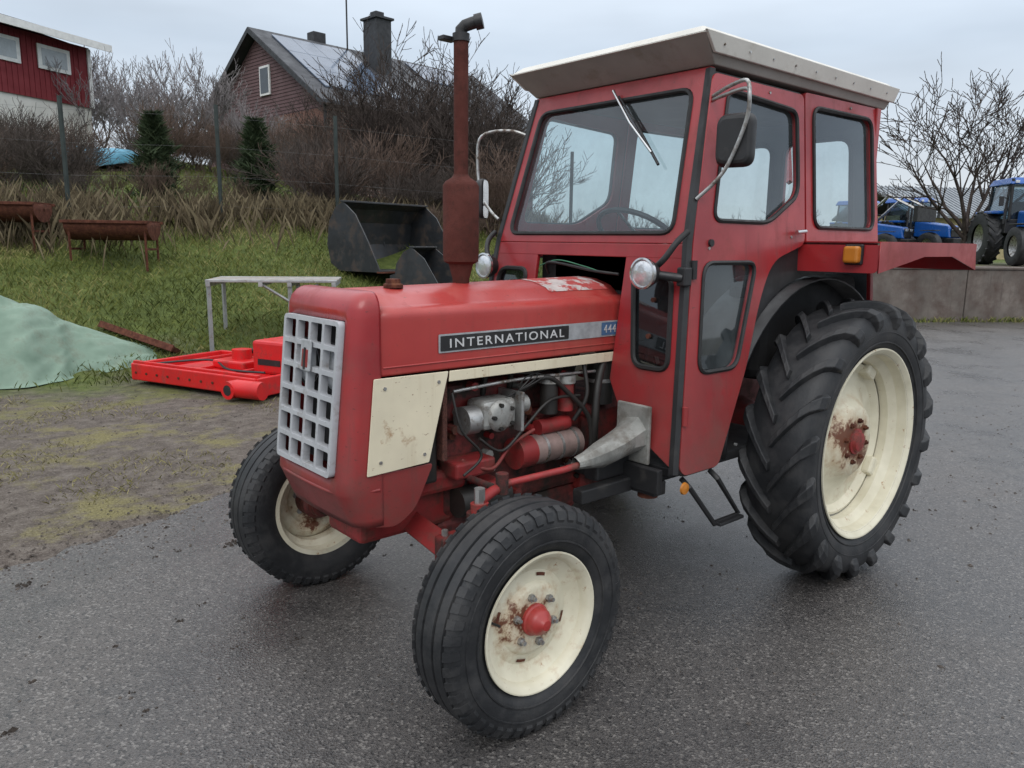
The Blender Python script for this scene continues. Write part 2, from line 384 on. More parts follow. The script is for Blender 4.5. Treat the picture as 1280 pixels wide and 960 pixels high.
for s in (-1,1):
    lathe('headlamp_%s'%('left' if s>0 else 'right'),[(-.03,.02),(-.01,.060),(0,.078),(.006,.076),(.012,.05),(.016,.02),(.017,0)],(gx(1.07)-.032,.092*s,1.085),LENS,T,axis='x',seg=32)
    lathe('headlamp_ring_%s'%('left' if s>0 else 'right'),[(0,.076),(.01,.084),(.012,.078)],(gx(1.07)-.032,.092*s,1.085),BLACK,T,axis='x',seg=32)
box('grille_badge',(-.004,.004),(-.035,.035),(-.052,.052),SILV,T,.004,loc=(gx(1.12)+.028,0,1.12),rot=(0,rad(-6),0))
box('badge_mark_a',(-.002,.002),(-.022,.022),(-.03,.03),REDB,T,.002,loc=(gx(1.12)+.032,0,1.11),rot=(0,rad(-6),0))
box('badge_mark_b',(-.002,.002),(-.006,.006),(-.036,.036),BLACK,T,.002,loc=(gx(1.12)+.035,0,1.11),rot=(0,rad(-6),0))
d_=FX-2.285
tube('chin_lip',smoothpath([(2.12,.250,.697),(2.235+d_,.235,.697),(2.283+d_,.18,.697),(2.293+d_,0,.697),(2.283+d_,-.18,.697),(2.235+d_,-.235,.697),(2.12,-.250,.697)],8),.007,RED,T)
for s in (-1,1):
    fn=lambda a,b,c,s=s: Vector((a,s*(.2480+c),b))
    q='l' if s>0 else 'r'
    plate('nose_cheek_'+q,rpoly([(2.135,.57),(2.06,.555),(1.98,.60),(1.905,.750),(2.135,.750)],[.0,.03,.05,.02,0]),[],.006,fn,RED,T)
    plate('cream_panel_'+q,rpoly([(2.170,.750),(1.93,.758),(1.848,1.062),(2.138,1.064)],.006),[],.005,lambda a,b,c,s=s: Vector((a,s*(.2575+c),b)),CREAM,T,.002)
    plate('cream_strip_'+q,[(1.842,1.062),(1.846,1.026),(.985,1.022),(.985,1.060)],[],.006,lambda a,b,c,s=s: Vector((a,s*(.2565+c),b)),CREAM,T,.002)
    plate('cheek_bracket_'+q,rpoly([(1.86,1.02),(1.97,.76),(2.10,.76),(2.10,1.06)],.006),[],.006,lambda a,b,c,s=s: Vector((a,s*(.240+c),b)),REDB,T,.002)
    for (x,z) in ((2.10,1.03),(1.89,1.03),(2.12,.79),(1.95,.79)): cyl('panel_screw_%s_%d_%d'%(q,int(x*100),int(z*100)),(x,s*.2585,z),(x,s*.2635,z),.006,STEEL,T,k=8)
def hoodsec(x):
    t=(x-.95)/(2.118-.95); zt=1.352-.018*t
    h=.2505; pts=[(h,1.068),(h,1.075),(h,1.235),(h-.001,1.25)]
    for k in range(1,7):
        a=k/6*math.pi/2; pts.append((h-.055+.055*math.cos(a),1.25+.037*math.sin(a)))
    ztop=pts[-1][1]
    pts+= [(.15,ztop+(zt-ztop)*.55),(.07,ztop+(zt-ztop)*.9),(0,zt)]
    return pts
v=[];f=[];xs=list(np.linspace(.93,2.114,14))
for x in xs:
    p=hoodsec(x); p=p+[(-y,z) for y,z in p[-2::-1]]; n=len(p); v+=[(x,y,z) for y,z in p]
for i in range(len(xs)-1):
    for j in range(n-1): f.append((i*n+j,i*n+j+1,(i+1)*n+j+1,(i+1)*n+j))
o=mk('hood',v,f,REDHOOD,T,smooth=True,auto=45); md=o.modifiers.new('s','SOLIDIFY'); md.thickness=.006; md.offset=-1
tube('hood_crease_left',[(.95,.2512,1.095),(2.10,.2512,1.095)],.003,REDHOOD,T,k=6)
lathe('radiator_cap',[(0,.034),(.012,.034),(.016,.026),(.03,.024),(.032,0)],(1.93,.05,1.334),RUST,T,axis='z',seg=20)
PATCH=mat('faded_patch',(.46,.40,.38),.6,.2,20,dirt=(.36,.05,.045),dth=(.45,.52),dscale=16)
def hoodz(x,y):
    p=hoodsec(x); ys_=[q[0] for q in p][::-1]; zs_=[q[1] for q in p][::-1]; return float(np.interp(abs(y),ys_,zs_))
v=[];f=[]
for i in range(17):
    for j in range(13):
        x=.97+.33*i/16; y=-.08+.25*j/12; v.append((x,y,hoodz(x,y)+.002))
for i in range(16):
    for j in range(12): a=i*13+j; f.append((a,a+1,a+14,a+13))
mk('hood_faded_patch',v,f,PATCH,T,smooth=True)
def sidef(off): return lambda a,b,c: Vector((a,.2525+off+c,b))
plate('decal_strip',rpoly([(1.885,1.125),(1.885,1.188),(.992,1.188),(.992,1.125)],.004),[],.001,sidef(.001),SILV,T,0)
plate('decal_black',rpoly([(1.878,1.131),(1.878,1.182),(1.275,1.182),(1.275,1.131)],.003),[],.001,sidef(.003),BLACK,T,0)
plate('decal_blue',rpoly([(1.09,1.131),(1.09,1.182),(.996,1.182),(.996,1.131)],.003),[],.001,sidef(.003),BLUEDEC,T,0)
def M(x,z,y): return Matrix(((-1,0,0,x),(0,0,1,y),(0,1,0,z),(0,0,0,1)))
text('hood_lettering','INTERNATIONAL',.05,M(1.845,1.141,.2572),WHITE,T,w=.54,h=.031)
text('model_number','444',.05,M(1.078,1.141,.2572),WHITE,T,w=.07,h=.032)
# -- radiator, engine
box('radiator',(1.86,1.93),(-.21,.21),(.66,1.10),GREASEB,T,.01)
box('radiator_screen',(1.835,1.856),(-.2,.235),(.74,1.03),mat('radiator_mesh',(.09,.03,.02),.7,.5,120,bs=400,bstr=1),T,.004)
box('engine_block',(1.05,1.78),(-.13,.13),(.48,.84),GREASE,T,.03)
box('cylinder_head',(1.08,1.76),(-.11,.12),(.84,.98),GREASE,T,.02)
box('rocker_cover',(1.12,1.72),(-.08,.08),(.98,1.05),REDB,T,.03)
box('oil_sump',(1.05,1.80),(-.12,.12),(.36,.49),GREASE,T,.04)
box('front_frame',(1.70,2.10),(-.17,.17),(.60,.68),REDB,T,.02)
cyl('starter_motor',(1.17,.20,.70),(1.47,.20,.70),.058,mat('starter_body',(.28,.2,.18),.45,.4,14,metal=.3,dirt=(.06,.04,.03)),T)
cyl('starter_end',(1.42,.20,.70),(1.50,.20,.70),.061,REDB,T)
cyl('starter_solenoid',(1.22,.20,.785),(1.38,.20,.785),.03,REDB,T)
for k in range(3): cyl('starter_band_%d'%k,(1.20+.08*k,.20,.70),(1.212+.08*k,.20,.70),.061,STEEL,T)
box('injection_pump',(1.52,1.68),(.13,.24),(.82,.93),ALU,T,.02)
lathe('pump_face',[(0,.06),(.01,.055),(.02,.04),(.02,0)],(1.60,.24,.87),ALU,T,axis='y',seg=24)
cyl('pump_drive',(1.68,.19,.86),(1.74,.19,.86),.052,STEEL,T)
cyl('pump_governor',(1.44,.19,.89),(1.53,.19,.89),.035,ALU,T)
box('pump_flange',(1.50,1.515),(.12,.26),(.80,.95),STEEL,T,.004)
for k in range(5): cyl('pump_bolt_%d'%k,(1.60+.045*math.cos(k*1.26),.25,.87+.045*math.sin(k*1.26)),(1.60+.045*math.cos(k*1.26),.268,.87+.045*math.sin(k*1.26)),.008,GREASEB,T,k=6)
for k in range(4):
    x=1.20+.13*k
    tube('injector_pipe_%d'%k,[(1.50+.02*k,.22,.93),(1.48-.03*k,.24,1.00),(x+.05,.20,1.02),(x,.13,.99)],.003,GREASEB,T,k=6,smooth=6)
    cyl('injector_%d'%k,(x,.12,.93),(x,.135,1.0),.012,GREASEB,T,k=8)
cyl('fuel_filter',(1.33,.21,.84),(1.33,.21,.96),.035,GREASEB,T); cyl('fuel_filter_top',(1.33,.21,.96),(1.33,.21,.985),.042,ALU,T)
cyl('fuel_filter_b',(1.24,.21,.84),(1.24,.21,.95),.033,REDB,T); cyl('fuel_filter_b_top',(1.24,.21,.95),(1.24,.21,.98),.04,ALU,T)
tube('black_hose_a',[(1.12,.26,.60),(1.14,.28,.78),(1.12,.27,.92),(1.06,.24,1.02)],.016,GREASEB,T,smooth=6)
tube('black_hose_b',[(1.22,.24,.80),(1.18,.27,.90),(1.17,.24,1.02)],.009,GREASEB,T,smooth=6)
tube('black_hose_c',[(1.45,.16,.92),(1.38,.24,.99),(1.28,.25,.93),(1.16,.27,.80),(1.15,.27,.62)],.010,GREASEB,T,smooth=6)
tube('cable_a',[(1.70,.24,.80),(1.60,.25,.74),(1.48,.25,.82),(1.36,.25,.90),(1.20,.25,.90)],.006,GREASEB,T,smooth=6)
tube('cable_b',[(1.75,.20,.72),(1.65,.25,.68),(1.55,.24,.75),(1.45,.26,.80)],.007,REDB,T,smooth=6)
tube('loose_cable',[(1.82,.24,.98),(1.80,.27,.85),(1.72,.28,.75),(1.80,.28,.69)],.005,GREASEB,T,smooth=6)
tube('return_pipe',[(1.80,.22,.98),(1.5,.235,.995),(1.1,.235,.985)],.006,STEEL,T,smooth=4)
box('battery_tray',(1.62,1.80),(.13,.24),(.66,.72),REDB,T,.01)
box('engine_mount',(1.56,1.66),(.12,.22),(.50,.62),REDB,T,.015)
for k in range(40):
    x=random.uniform(1.05,1.78); z=random.uniform(.52,.98)
    s=random.uniform(.012,.03)
    cyl('engine_boss_%d'%k,(x,.12,z),(x,.13+random.uniform(.01,.06),z),s*.7,random.choice([GREASE,ALU,GREASEB,RUST,REDB]),T,k=8)
cyl('air_cleaner',(1.02,.19,.84),(1.02,.19,1.03),.055,GREASEB,T); cyl('air_cleaner_band',(1.02,.19,.93),(1.02,.19,.945),.058,STEEL,T)
cyl('fan_pulley',(1.79,0,.72),(1.82,0,.72),.07,GREASEB,T); cyl('fan_hub',(1.79,0,.90),(1.825,0,.90),.05,GREASE,T)
cyl('dynamo',(1.52,.17,.55),(1.75,.17,.55),.055,GREASEB,T)
v=[];f=[];n=16
st=[(1.44,.47,.712,.022),(1.38,.468,.715,.033),(1.30,.462,.722,.046),(1.22,.455,.735,.058),(1.15,.445,.752,.068),(1.10,.44,.765,.072)]
for i,(x,y,z,r) in enumerate(st):
    for k in range(n):
        a=2*math.pi*k/n; q=.80+.2*max(abs(math.cos(a)),abs(math.sin(a)))+.22*noise.noise(Vector((i*1.3,math.cos(a)*1.8,math.sin(a)*1.8)))
        v.append((x,y+r*q*1.02*math.cos(a),z+r*q*math.sin(a)))
for i in range(len(st)-1):
    for k in range(n): k2=(k+1)%n; f.append((i*n+k,i*n+k2,(i+1)*n+k2,(i+1)*n+k))
mk('steering_gaiter',v,f,ZINC,T,smooth=True,auto=20)
box('gaiter_plate',(1.085,1.10),(.36,.525),(.655,.885),ZINC,T,.005)
box('clutch_housing',(.55,1.08),(-.20,.20),(.42,.86),GREASE,T,.05)
box('gearbox',(-.25,.58),(-.17,.17),(.42,.86),GREASE,T,.04)
box('rear_differential',(-.32,.22),(-.22,.22),(.42,.88),REDB,T,.05)
box('cab_floor',(.20,1.06),(-.60,.60),(.615,.655),BLACK,T,.006)
box('underframe_rail_l',(.75,1.40),(.42,.47),(.545,.60),BLACK,T,.006)
box('underframe_cross',(1.05,1.12),(-.55,.58),(.545,.60),BLACK,T,.006)
box('underframe_bracket',(1.05,1.28),(.36,.43),(.60,.72),BLACK,T,.01)
box('underframe_plate',(1.10,1.13),(.40,.60),(.56,.655),BLACK,T,.004)
cyl('underframe_mount',(1.06,.50,.52),(1.06,.50,.60),.040,RUST,T)
box('brake_linkage',(.55,1.0),(.22,.26),(.50,.53),RUST,T,.004)
tube('step',[(.985,.60,.60),(.985,.64,.575),(.84,.665,.40),(.675,.665,.41),(.80,.64,.575),(.80,.60,.60)],.011,BLACK,T,k=8)
box('step_tread',(.675,.84),(.65,.695),(.395,.408),BLACK,T,.003)
lathe('side_reflector',[(0,.024),(.008,.022),(.012,0)],(1.04,.655,.585),ORANGE,T,seg=20)
# exhaust
lathe('exhaust_muffler',[(0,.030),(.03,.032),(.085,.046),(.095,.064),(.12,.067),(.37,.067),(.385,.058),(.40,.034),(.41,.028)],(1.60,0,1.325),MUFF,T,axis='z',seg=32)
tube('exhaust_pipe',[(1.60,0,1.72),(1.60,0,2.22)],.0265,MUFF,T,k=20)
cyl('exhaust_clamp',(1.60,0,2.195),(1.60,0,2.222),.031,BLACK,T); box('clamp_ear',(1.60,1.66),(-.06,-.025),(2.20,2.215),BLACK,T,.002)
tube('exhaust_elbow',[(1.60,0,2.215),(1.60,.0,2.235),(1.592,.012,2.248),(1.575,.03,2.256),(1.56,.045,2.262)],[.022,.022,.021,.021,.021],BLACK,T,k=16,smooth=0)
cyl('exhaust_tip',(1.566,.038,2.259),(1.548,.057,2.265),.027,BLACK,T)
# -- CAB
def ys(z): return .555-.1*(z-1.49)
def xf(z): return .96-.27*(z-1.5) if z>1.5 else .96+.15*(1.5-z)
def side_fn(s,off=0): return lambda a,b,c: Vector((a,s*(ys(b)+off+c),b))
def front_fn(off=0): return lambda a,b,c: Vector((xf(b)+off+c,a,b))
door=rpoly([(.788,2.135),(.945,1.5),(1.068,.66),(1.04,.635),(.825,.635),(.73,.80),(.615,1.0),(.50,1.28),(.40,1.43),(.135,1.50),(.125,2.135)],[.03,.0,.02,.02,.03,.05,.05,.1,.1,.04,.03])
wup=rpoly([(.695,2.085),(.185,2.06),(.185,1.71),(.43,1.585),(.815,1.585)],[.05,.05,.06,.06,.05])
wlo=rpoly([(.885,1.425),(.525,1.425),(.685,1.01),(.94,1.01)],.06)
rq=rpoly([(.108,2.15),(-.565,2.16),(-.585,1.49),(.115,1.49)],.02)
wq=rpoly([(.045,2.095),(-.515,2.10),(-.525,1.575),(.05,1.575)],.06)
for s in (-1,1):
    t='left' if s>0 else 'right'
    plate('door_'+t,door,[wup,wlo],.024,side_fn(s,.004),RED,T,.004)
    pane('door_glass_upper_'+t,wup,side_fn(s),GLASS,T); pane('door_glass_lower_'+t,wlo,side_fn(s),GLASS,T)
    plate('cab_quarter_'+t,rq,[wq],.026,side_fn(s),RED,T,.004); pane('quarter_glass_'+t,wq,side_fn(s),GLASS,T)
    for nm,w in (('upper',wup),('lower',wlo),('quarter',wq)):
        tube('window_seal_%s_%s'%(nm,t),[side_fn(s,.016)(a,b,0) for a,b in w],.0095,RUB,T,k=6,closed=True)
    tube('door_gap_seal_'+t,[side_fn(s,.0)(a,b,0) for a,b in door],.010,RUB,T,k=6,closed=True)
    tube('corner_pillar_'+t,[(xf(z)-.012,s*(ys(z)-.008),z) for z in (.64,1.5,2.15)],.021,BLACK,T,k=6)
    box('rear_pillar_'+t,(-.60,-.56),(s*.485-.03,s*.485+.03),(.95,2.16),RED,T,.005)
    for z in (1.40,.86):
        x=xf(z); cyl('hinge_%s_%d'%(t,int(z*100)),(x-.02,s*(ys(z)+.022),z-.035),(x-.02,s*(ys(z)+.022),z+.035),.012,BLACK if z>1 else RED,T,k=10)
    tube('door_handle_'+t,[(.17,s*(ys(1.56)+.02),1.555),(.18,s*(ys(1.56)+.045),1.555),(.25,s*(ys(1.56)+.045),1.55)],.009,CHROME,T)
    for (x,z) in ((.85,1.48),(.25,1.53),(.70,.70),(-.3,2.13),(.4,2.11)): cyl('rivet_%s_%d_%d'%(t,int(x*100),int(z*100)),(x,s*(ys(z)+.01),z),(x,s*(ys(z)+.02),z),.006,STEEL,T,k=8)
    cyl('door_lock_'+t,(.84,s*(ys(1.50)+.01),1.50),(.84,s*(ys(1.50)+.026),1.50),.014,BLACK,T,k=12)
    arc=[(0+.73*math.cos(a),.634+.73*math.sin(a)) for a in np.linspace(rad(2),rad(98),16)]
    poly=[(.83,.64)]+[(.79,.66),(.735,.80),(.62,1.0),(.51,1.28),(.41,1.43),(.14,1.51),(-.10,1.51)]+arc[::-1]
    plate('mudguard_cheek_'+t,poly,[],.012,lambda a,b,c,s=s: Vector((a,s*(min(ys(b),.60)-.022+c),b)),BLACK,T,0)
    v=[];f=[]
    A=np.linspace(rad(0),rad(150),24)
    for a in A:
        for y in (.30,.615): v.append((.72*math.cos(a),s*y,.634+.72*math.sin(a)))
    for i in range(len(A)-1): f.append((2*i,2*i+1,2*i+3,2*i+2))
    o=mk('mudguard_arch_'+t,v,f,BLACK,T,smooth=True); md=o.modifiers.new('s','SOLIDIFY'); md.thickness=.01
    v=[(.13,s*.50,1.512),(.13,s*.905,1.512),(-.90,s*.905,1.512),(-.90,s*.50,1.512)]
    o=mk('fender_top_'+t,v,[(0,1,2,3)],RED,T); md=o.modifiers.new('s','SOLIDIFY'); md.thickness=.005; md.offset=0
    plate('fender_front_'+t,rpoly([(.53,1.50),(.905,1.50),(.905,1.385),(.53,1.385)],[0,0,.03,.02]),[],.005,lambda a,b,c,s=s: Vector((.13+c+(1.51-b)*.10,s*a,b)),RED,T,0)
    plate('fender_side_'+t,[(.145,1.512),(-.90,1.512),(-.93,1.385),(-.62,1.452),(-.30,1.452),(.145,1.385)],[],.005,lambda a,b,c,s=s: Vector((a,s*(.905+c),b)),RED,T,0)
    plate('fender_back_'+t,[(.50,1.512),(.905,1.512),(.905,1.385),(.50,1.385)],[],.005,lambda a,b,c,s=s: Vector((-.915+c,s*a,b)),RED,T,0)
    box('indicator_'+t,(.140,.185),(s*.80-.033,s*.80+.033),(1.425,1.495),ORANGE,T,.012,seg=3)
    box('indicator_base_'+t,(.135,.155),(s*.80-.038,s*.80+.038),(1.418,1.502),BLACK,T,.005)
    o_=[(s*.262,1.445),(s*.552,1.50),(s*.622,.66),(s*.36,.80),(s*.262,.95)]
    h_=rpoly([(s*.315,1.375),(s*.505,1.375),(s*.545,1.02),(s*.375,1.02)],.05)
    plate('cab_front_lower_'+t,o_,[h_],.02,front_fn(-.012),RED,T,.003); pane('front_lower_glass_'+t,h_,front_fn(-.01),GLASSD,T)
    tube('front_lower_seal_'+t,[front_fn(.0)(a,b,0) for a,b in h_],.011,RUB,T,k=6,closed=True)
    for z in (1.28,1.14): cyl('pane_clip_%s_%d'%(t,int(z*100)),(xf(z)-.008,s*.43,z),(xf(z)+.003,s*.43,z),.010,RUST,T,k=10)
    c0=(1.11,.47*s,1.385)
    lathe('work_lamp_'+t,[(-.07,.015),(-.055,.04),(-.02,.054),(0,.058)],c0,BLACK,T,axis='x',seg=32)
    lathe('work_lamp_lens_'+t,[(0,.052),(.008,.042),(.012,.02),(.013,0)],c0,LENS,T,axis='x',seg=32)
    lathe('work_lamp_bezel_'+t,[(-.006,.059),(.006,.059),(.008,.052),(0,.051)],c0,CHROME,T,axis='x',seg=32)
    tube('lamp_bracket_'+t,[(1.05,.47*s,1.40),(1.05,.52*s,1.44),(1.02,.55*s,1.50),(.97,.56*s,1.54)],.012,BLACK,T,smooth=4)
    tube('lamp_bracket_low_'+t,[(1.06,.50*s,1.38),(1.01,.575*s,1.37)],.017,BLACK,T)
    box('corner_bracket_'+t,(.975,1.02),(s*.575-.02,s*.575+.02),(1.34,1.41),BLACK,T,.006)
ws_o=[(-.554,1.495),(.554,1.495),(.49,2.16),(-.49,2.16)]
ws_h=rpoly([(-.475,1.535),(.475,1.535),(.425,2.085),(-.425,2.085)],.055)
plate('windscreen_frame',ws_o,[ws_h],.026,front_fn(-.013),RED,T,.004)
pane('windscreen_glass',ws_h,front_fn(-.012),glass('windscreen_glass',(.70,.82,.84),(.04,.22)),T)
tube('windscreen_seal',[front_fn(.001)(a,b,0) for a,b in ws_h],.0095,RUB,T,k=6,closed=True)
plate('scuttle_bar',[(-.552,1.494),(.552,1.494),(.545,1.44),(-.545,1.44)],[],.024,front_fn(-.013),RED,T,.003)
box('dash_recess',(.86,.90),(-.30,.30),(1.30,1.46),DARKIN,T,.0)
tube('green_wire',[(.965,-.25,1.39),(1.0,-.1,1.42),(1.0,.05,1.40),(.96,.15,1.37)],.0025,mat('green_wire',(.03,.15,.08),.5),T,smooth=5)
tube('black_wire',[(.955,-.2,1.36),(1.0,-.15,1.41),(.98,.1,1.38),(.96,.22,1.37)],.006,BLACK,T,smooth=5)
tube('wiper_arm',[(xf(2.125)+.03,.03,2.125),(xf(1.98)+.028,.16,1.98),(xf(1.86)+.02,.30,1.85)],.006,CHROME,T)
tube('wiper_blade',[(xf(1.985)+.014,.175,1.985),(xf(1.80)+.014,.345,1.80)],.006,BLACK,T)
tube('wiper_stay',[(xf(2.1)+.02,.06,2.1),(xf(1.98)+.02,.18,1.98)],.004,BLACK,T)
rw_o=[(-.58,1.05),(.58,1.05),(.49,2.16),(-.49,2.16)]
rw_h=[rpoly([(s*.035,1.53),(s*.44,1.53),(s*.40,2.03),(s*.035,2.03)],.07) for s in (-1,1)]
plate('cab_rear_wall',rw_o,rw_h,.03,lambda a,b,c:Vector((-.575+c,a,b)),RED,T,.003)
plate('rear_wall_lining',rw_o,rw_h,.004,lambda a,b,c:Vector((-.553+c,a*.97,b)),mat('cab_lining_grey',(.05,.055,.06),.8),T,0)
for i,h in enumerate(rw_h):
    pane('rear_glass_%d'%i,h,lambda a,b,c:Vector((-.58,a,b)),GLASS,T)
    tube('rear_window_seal_%d'%i,[(-.545,a,b) for a,b in h],.012,RUB,T,k=6,closed=True)
box('cab_lining',(-.54,.72),(-.45,.45),(2.125,2.15),DARKIN,T,.01)
box('seat_base',(.0,.42),(-.22,.22),(.95,1.08),DARKIN,T,.05); box('seat_back',(-.10,.02),(-.22,.22),(1.05,1.50),DARKIN,T,.05)
box('dashboard',(.70,.90),(-.25,.25),(1.05,1.50),DARKIN,T,.04)
cyl('steering_column',(.80,0,1.35),(.60,0,1.52),.018,BLACK,T)
tube('steering_wheel',[(.59+.20*math.cos(a)*.76,.20*math.sin(a),1.53+.20*math.cos(a)*.55) for a in np.linspace(0,2*math.pi,33)[:-1]],.012,BLACK,T,k=8,closed=True)
for a in (0,2.1,4.2): cyl('wheel_spoke_%d'%int(a),(.59,0,1.53),(.59+.2*math.cos(a)*.76,.2*math.sin(a),1.53+.2*math.cos(a)*.55),.007,STEEL,T,k=8)
tube('gear_lever',[(.62,.08,.9),(.55,.10,1.2),(.50,.11,1.33)],.008,BLACK,T)
for s in (-1,1): box('inner_fender_%d'%s,(-.52,.35),(s*.42-.10,s*.42+.10),(.9,1.36),DARKIN,T,.05)
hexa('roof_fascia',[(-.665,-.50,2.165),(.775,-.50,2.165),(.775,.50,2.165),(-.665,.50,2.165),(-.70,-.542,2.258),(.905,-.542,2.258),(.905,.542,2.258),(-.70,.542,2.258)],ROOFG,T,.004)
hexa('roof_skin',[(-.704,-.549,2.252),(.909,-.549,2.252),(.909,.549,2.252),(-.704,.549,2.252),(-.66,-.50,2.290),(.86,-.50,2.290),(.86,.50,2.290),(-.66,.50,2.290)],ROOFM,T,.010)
for s in (-1,1):
    hexa('roof_side_%d'%s,[(-.690,s*.532,2.198),(.82,s*.532,2.198),(.82,s*.520,2.198),(-.690,s*.520,2.198),(-.702,s*.5515,2.262),(.907,s*.5515,2.262),(.907,s*.54,2.262),(-.702,s*.54,2.262)],ROOFM,T,.003)
v=[];f=[]
for i in range(9):
    x=.78-i*.17
    for s in (-1,1): tube_data([(x,s*.535,2.228),(x,s*.5455,2.229)],.0045,6,v=v,f=f)
mk('roof_rivets',v,f,STEEL,T)
tube('mirror_arm_left',[(.80,.515,2.03),(.83,.58,2.035),(.87,.70,2.04),(.885,.73,2.01),(.87,.71,1.92),(.88,.64,1.76),(.915,.55,1.66)],.0072,STEEL,T,smooth=6)
tube('mirror_arm_left_low',[(.80,.515,2.045),(.84,.62,2.065),(.875,.71,2.065),(.885,.73,2.01)],.0072,STEEL,T,smooth=6)
def mirror(nm,c,rz):
    p=rpoly([(-.075,-.10),(.075,-.10),(.075,.10),(-.075,.10)],.045,6)
    cs,sn=math.cos(rz),math.sin(rz)
    plate('mirror_shell_'+nm,p,[],.045,lambda a,b,d:Vector((c[0]+cs*d-sn*a*(1-.15*(d>0)),c[1]+sn*d+cs*a*(1-.15*(d>0)),c[2]+b*(1-.15*(d>0)))),BLACK,T,.012)
    pane('mirror_face_'+nm,[(a*.9,b*.9) for a,b in p],lambda a,b,d:Vector((c[0]-cs*.024-sn*a,c[1]-sn*.024+cs*a,c[2]+b)),CHROME,T)
mirror('left',(.845,.655,1.870),rad(15)); mirror('right',(.93,-.72,1.70),rad(-50))
tube('mirror_arm_right',[(.78,-.50,1.98),(.85,-.60,2.02),(.92,-.73,2.0),(.93,-.75,1.88),(.93,-.72,1.72),(.95,-.62,1.64),(.95,-.56,1.60)],.0072,STEEL,T,smooth=6)

# ------------------------------------------------------------ TERRAIN
def sstep(t): t=np.clip(t,0,1); return t*t*(3-2*t)
W0=np.array([-12.4,-4.72]); WD=np.array([-.83,.557]); WN=np.array([-.557,-.83])
def terr(x,y):
    x=np.asarray(x,float); y=np.asarray(y,float)
    y0=-6.2+.3*np.clip(-x,0,5)-.12*np.clip(x,0,6)
    d=y0-y
    z=np.where(d<0,0,np.where(d<.6,.305*d*d/1.2,.305*(d-.3)))
    z=np.where(d>6.2,.305*5.9+.135*(d-6.2),z)
    z=np.where(d>26,.305*5.9+.135*19.8+.02*(d-26),z)
    w=1-sstep((-x-8)/5)
    nz=(np.sin(x*1.3+y*.7)*np.sin(y*1.1-x*.4)*.05+np.sin(x*3.1)*np.sin(y*2.7)*.02)*np.clip(d,0,1.5)/1.5
    z=z+nz
    q=(x-W0[0])*WN[0]+(y-W0[1])*WN[1]
    lot=1.0+np.clip(z-1.0,0,99)*w
    return np.where((q>.45)&(x<-6.5),lot,np.where(x<-6.5,z*w,z))
xs=np.unique(np.round(np.concatenate([np.linspace(-500,-60,10),np.arange(-60,-16,1.0),np.arange(-16,6,.22),np.arange(6,20,1),np.linspace(20,500,10)]),3))
yy=np.unique(np.round(np.concatenate([np.linspace(-500,-60,10),np.arange(-60,-16,1.0),np.arange(-16,-1,.22),np.arange(-1,30,3),np.linspace(30,500,8)]),3))
X,Y=np.meshgrid(xs,yy,indexing='ij'); Z=terr(X,Y)
nx,ny=X.shape
v=np.stack([X.ravel(),Y.ravel(),Z.ravel()],-1)
idx=np.arange(nx*ny).reshape(nx,ny)
f=np.stack([idx[:-1,:-1].ravel(),idx[1:,:-1].ravel(),idx[1:,1:].ravel(),idx[:-1,1:].ravel()],-1)
GR,nt,b=nodes('ground_grass_and_dirt')
tc=N(nt,'ShaderNodeTexCoord').outputs['Object']; sx=N(nt,'ShaderNodeSeparateXYZ'); nt.links.new(tc,sx.inputs[0])
n1=noise_node(nt,tc,.8,4,.65); n2=noise_node(nt,tc,9,5,.7); n3=noise_node(nt,tc,60,3,.75)
dirt=ramp(nt,n2,[(.3,(.060,.047,.038)),(.5,(.110,.090,.076)),(.72,(.19,.165,.14))])
dirt=mixc(nt,ramp(nt,n3,[(.52,gray(0)),(.68,gray(.7))]),dirt,(.24,.21,.185))
dry=ramp(nt,n3,[(.3,(.11,.095,.035)),(.7,(.27,.24,.11))])
grs=ramp(nt,n2,[(.3,(.045,.065,.015)),(.7,(.12,.15,.035))])
dfac=math_(nt,'ADD',math_(nt,'MULTIPLY',sx.outputs[1],-.30),math_(nt,'MULTIPLY',n1,2.2))
gm=ramp(nt,math_(nt,'MULTIPLY',dfac,.2),[(.52,gray(0)),(.66,gray(1))])
patch=ramp(nt,noise_node(nt,tc,1.6,6,.75),[(.50,gray(0)),(.62,gray(.9))])
c=mixc(nt,patch,dirt,dry); c=mixc(nt,gm,c,grs)
nt.links.new(c,b.inputs['Base Color']); b.inputs['Roughness'].default_value=.85; b.inputs['Specular IOR Level'].default_value=.25
bump(nt,b,math_(nt,'ADD',n2,n3),.7,.03)
mk('ground',v,f,GR,None,smooth=True)
edge=[(40,8.),(20,2.6),(12,.5),(6,-.8),(4.2,-1.3),(2.96,-1.64),(2.41,-1.82),(1.75,-2.03),(.5,-2.5),(-.93,-3.2),(-4,-4.0),(-8,-4.35),(-12.3,-4.72),(-15.2,-2.78),(-40,13.9)]
ep=[]
for i in range(len(edge)-1):
    a=np.array(edge[i]);bb=np.array(edge[i+1]); L=np.linalg.norm(bb-a); n=max(1,int(L/.04)) if abs(a[0])<13 else max(1,int(L/1))
    nn=np.array([-(bb-a)[1],(bb-a)[0]])/L
    for k in range(n):
        p=a+(bb-a)*k/n
        if abs(a[0])<12: p=p+nn*(noise.noise(Vector((p[0]*1.2,p[1]*1.2,0)))*.16+noise.noise(Vector((p[0]*7,p[1]*7,3)))*.06+noise.noise(Vector((p[0]*25,p[1]*25,3)))*.03)
        ep.append((p[0],p[1],.004))
ep+=[(-40,60,.004),(40,60,.004)]
AS,nt,b=nodes('wet_asphalt'); tc=N(nt,'ShaderNodeTexCoord').outputs['Object']
na=noise_node(nt,tc,.45,4,.6); nb=noise_node(nt,tc,170,2,.8); nd=noise_node(nt,tc,1.3,6,.7)
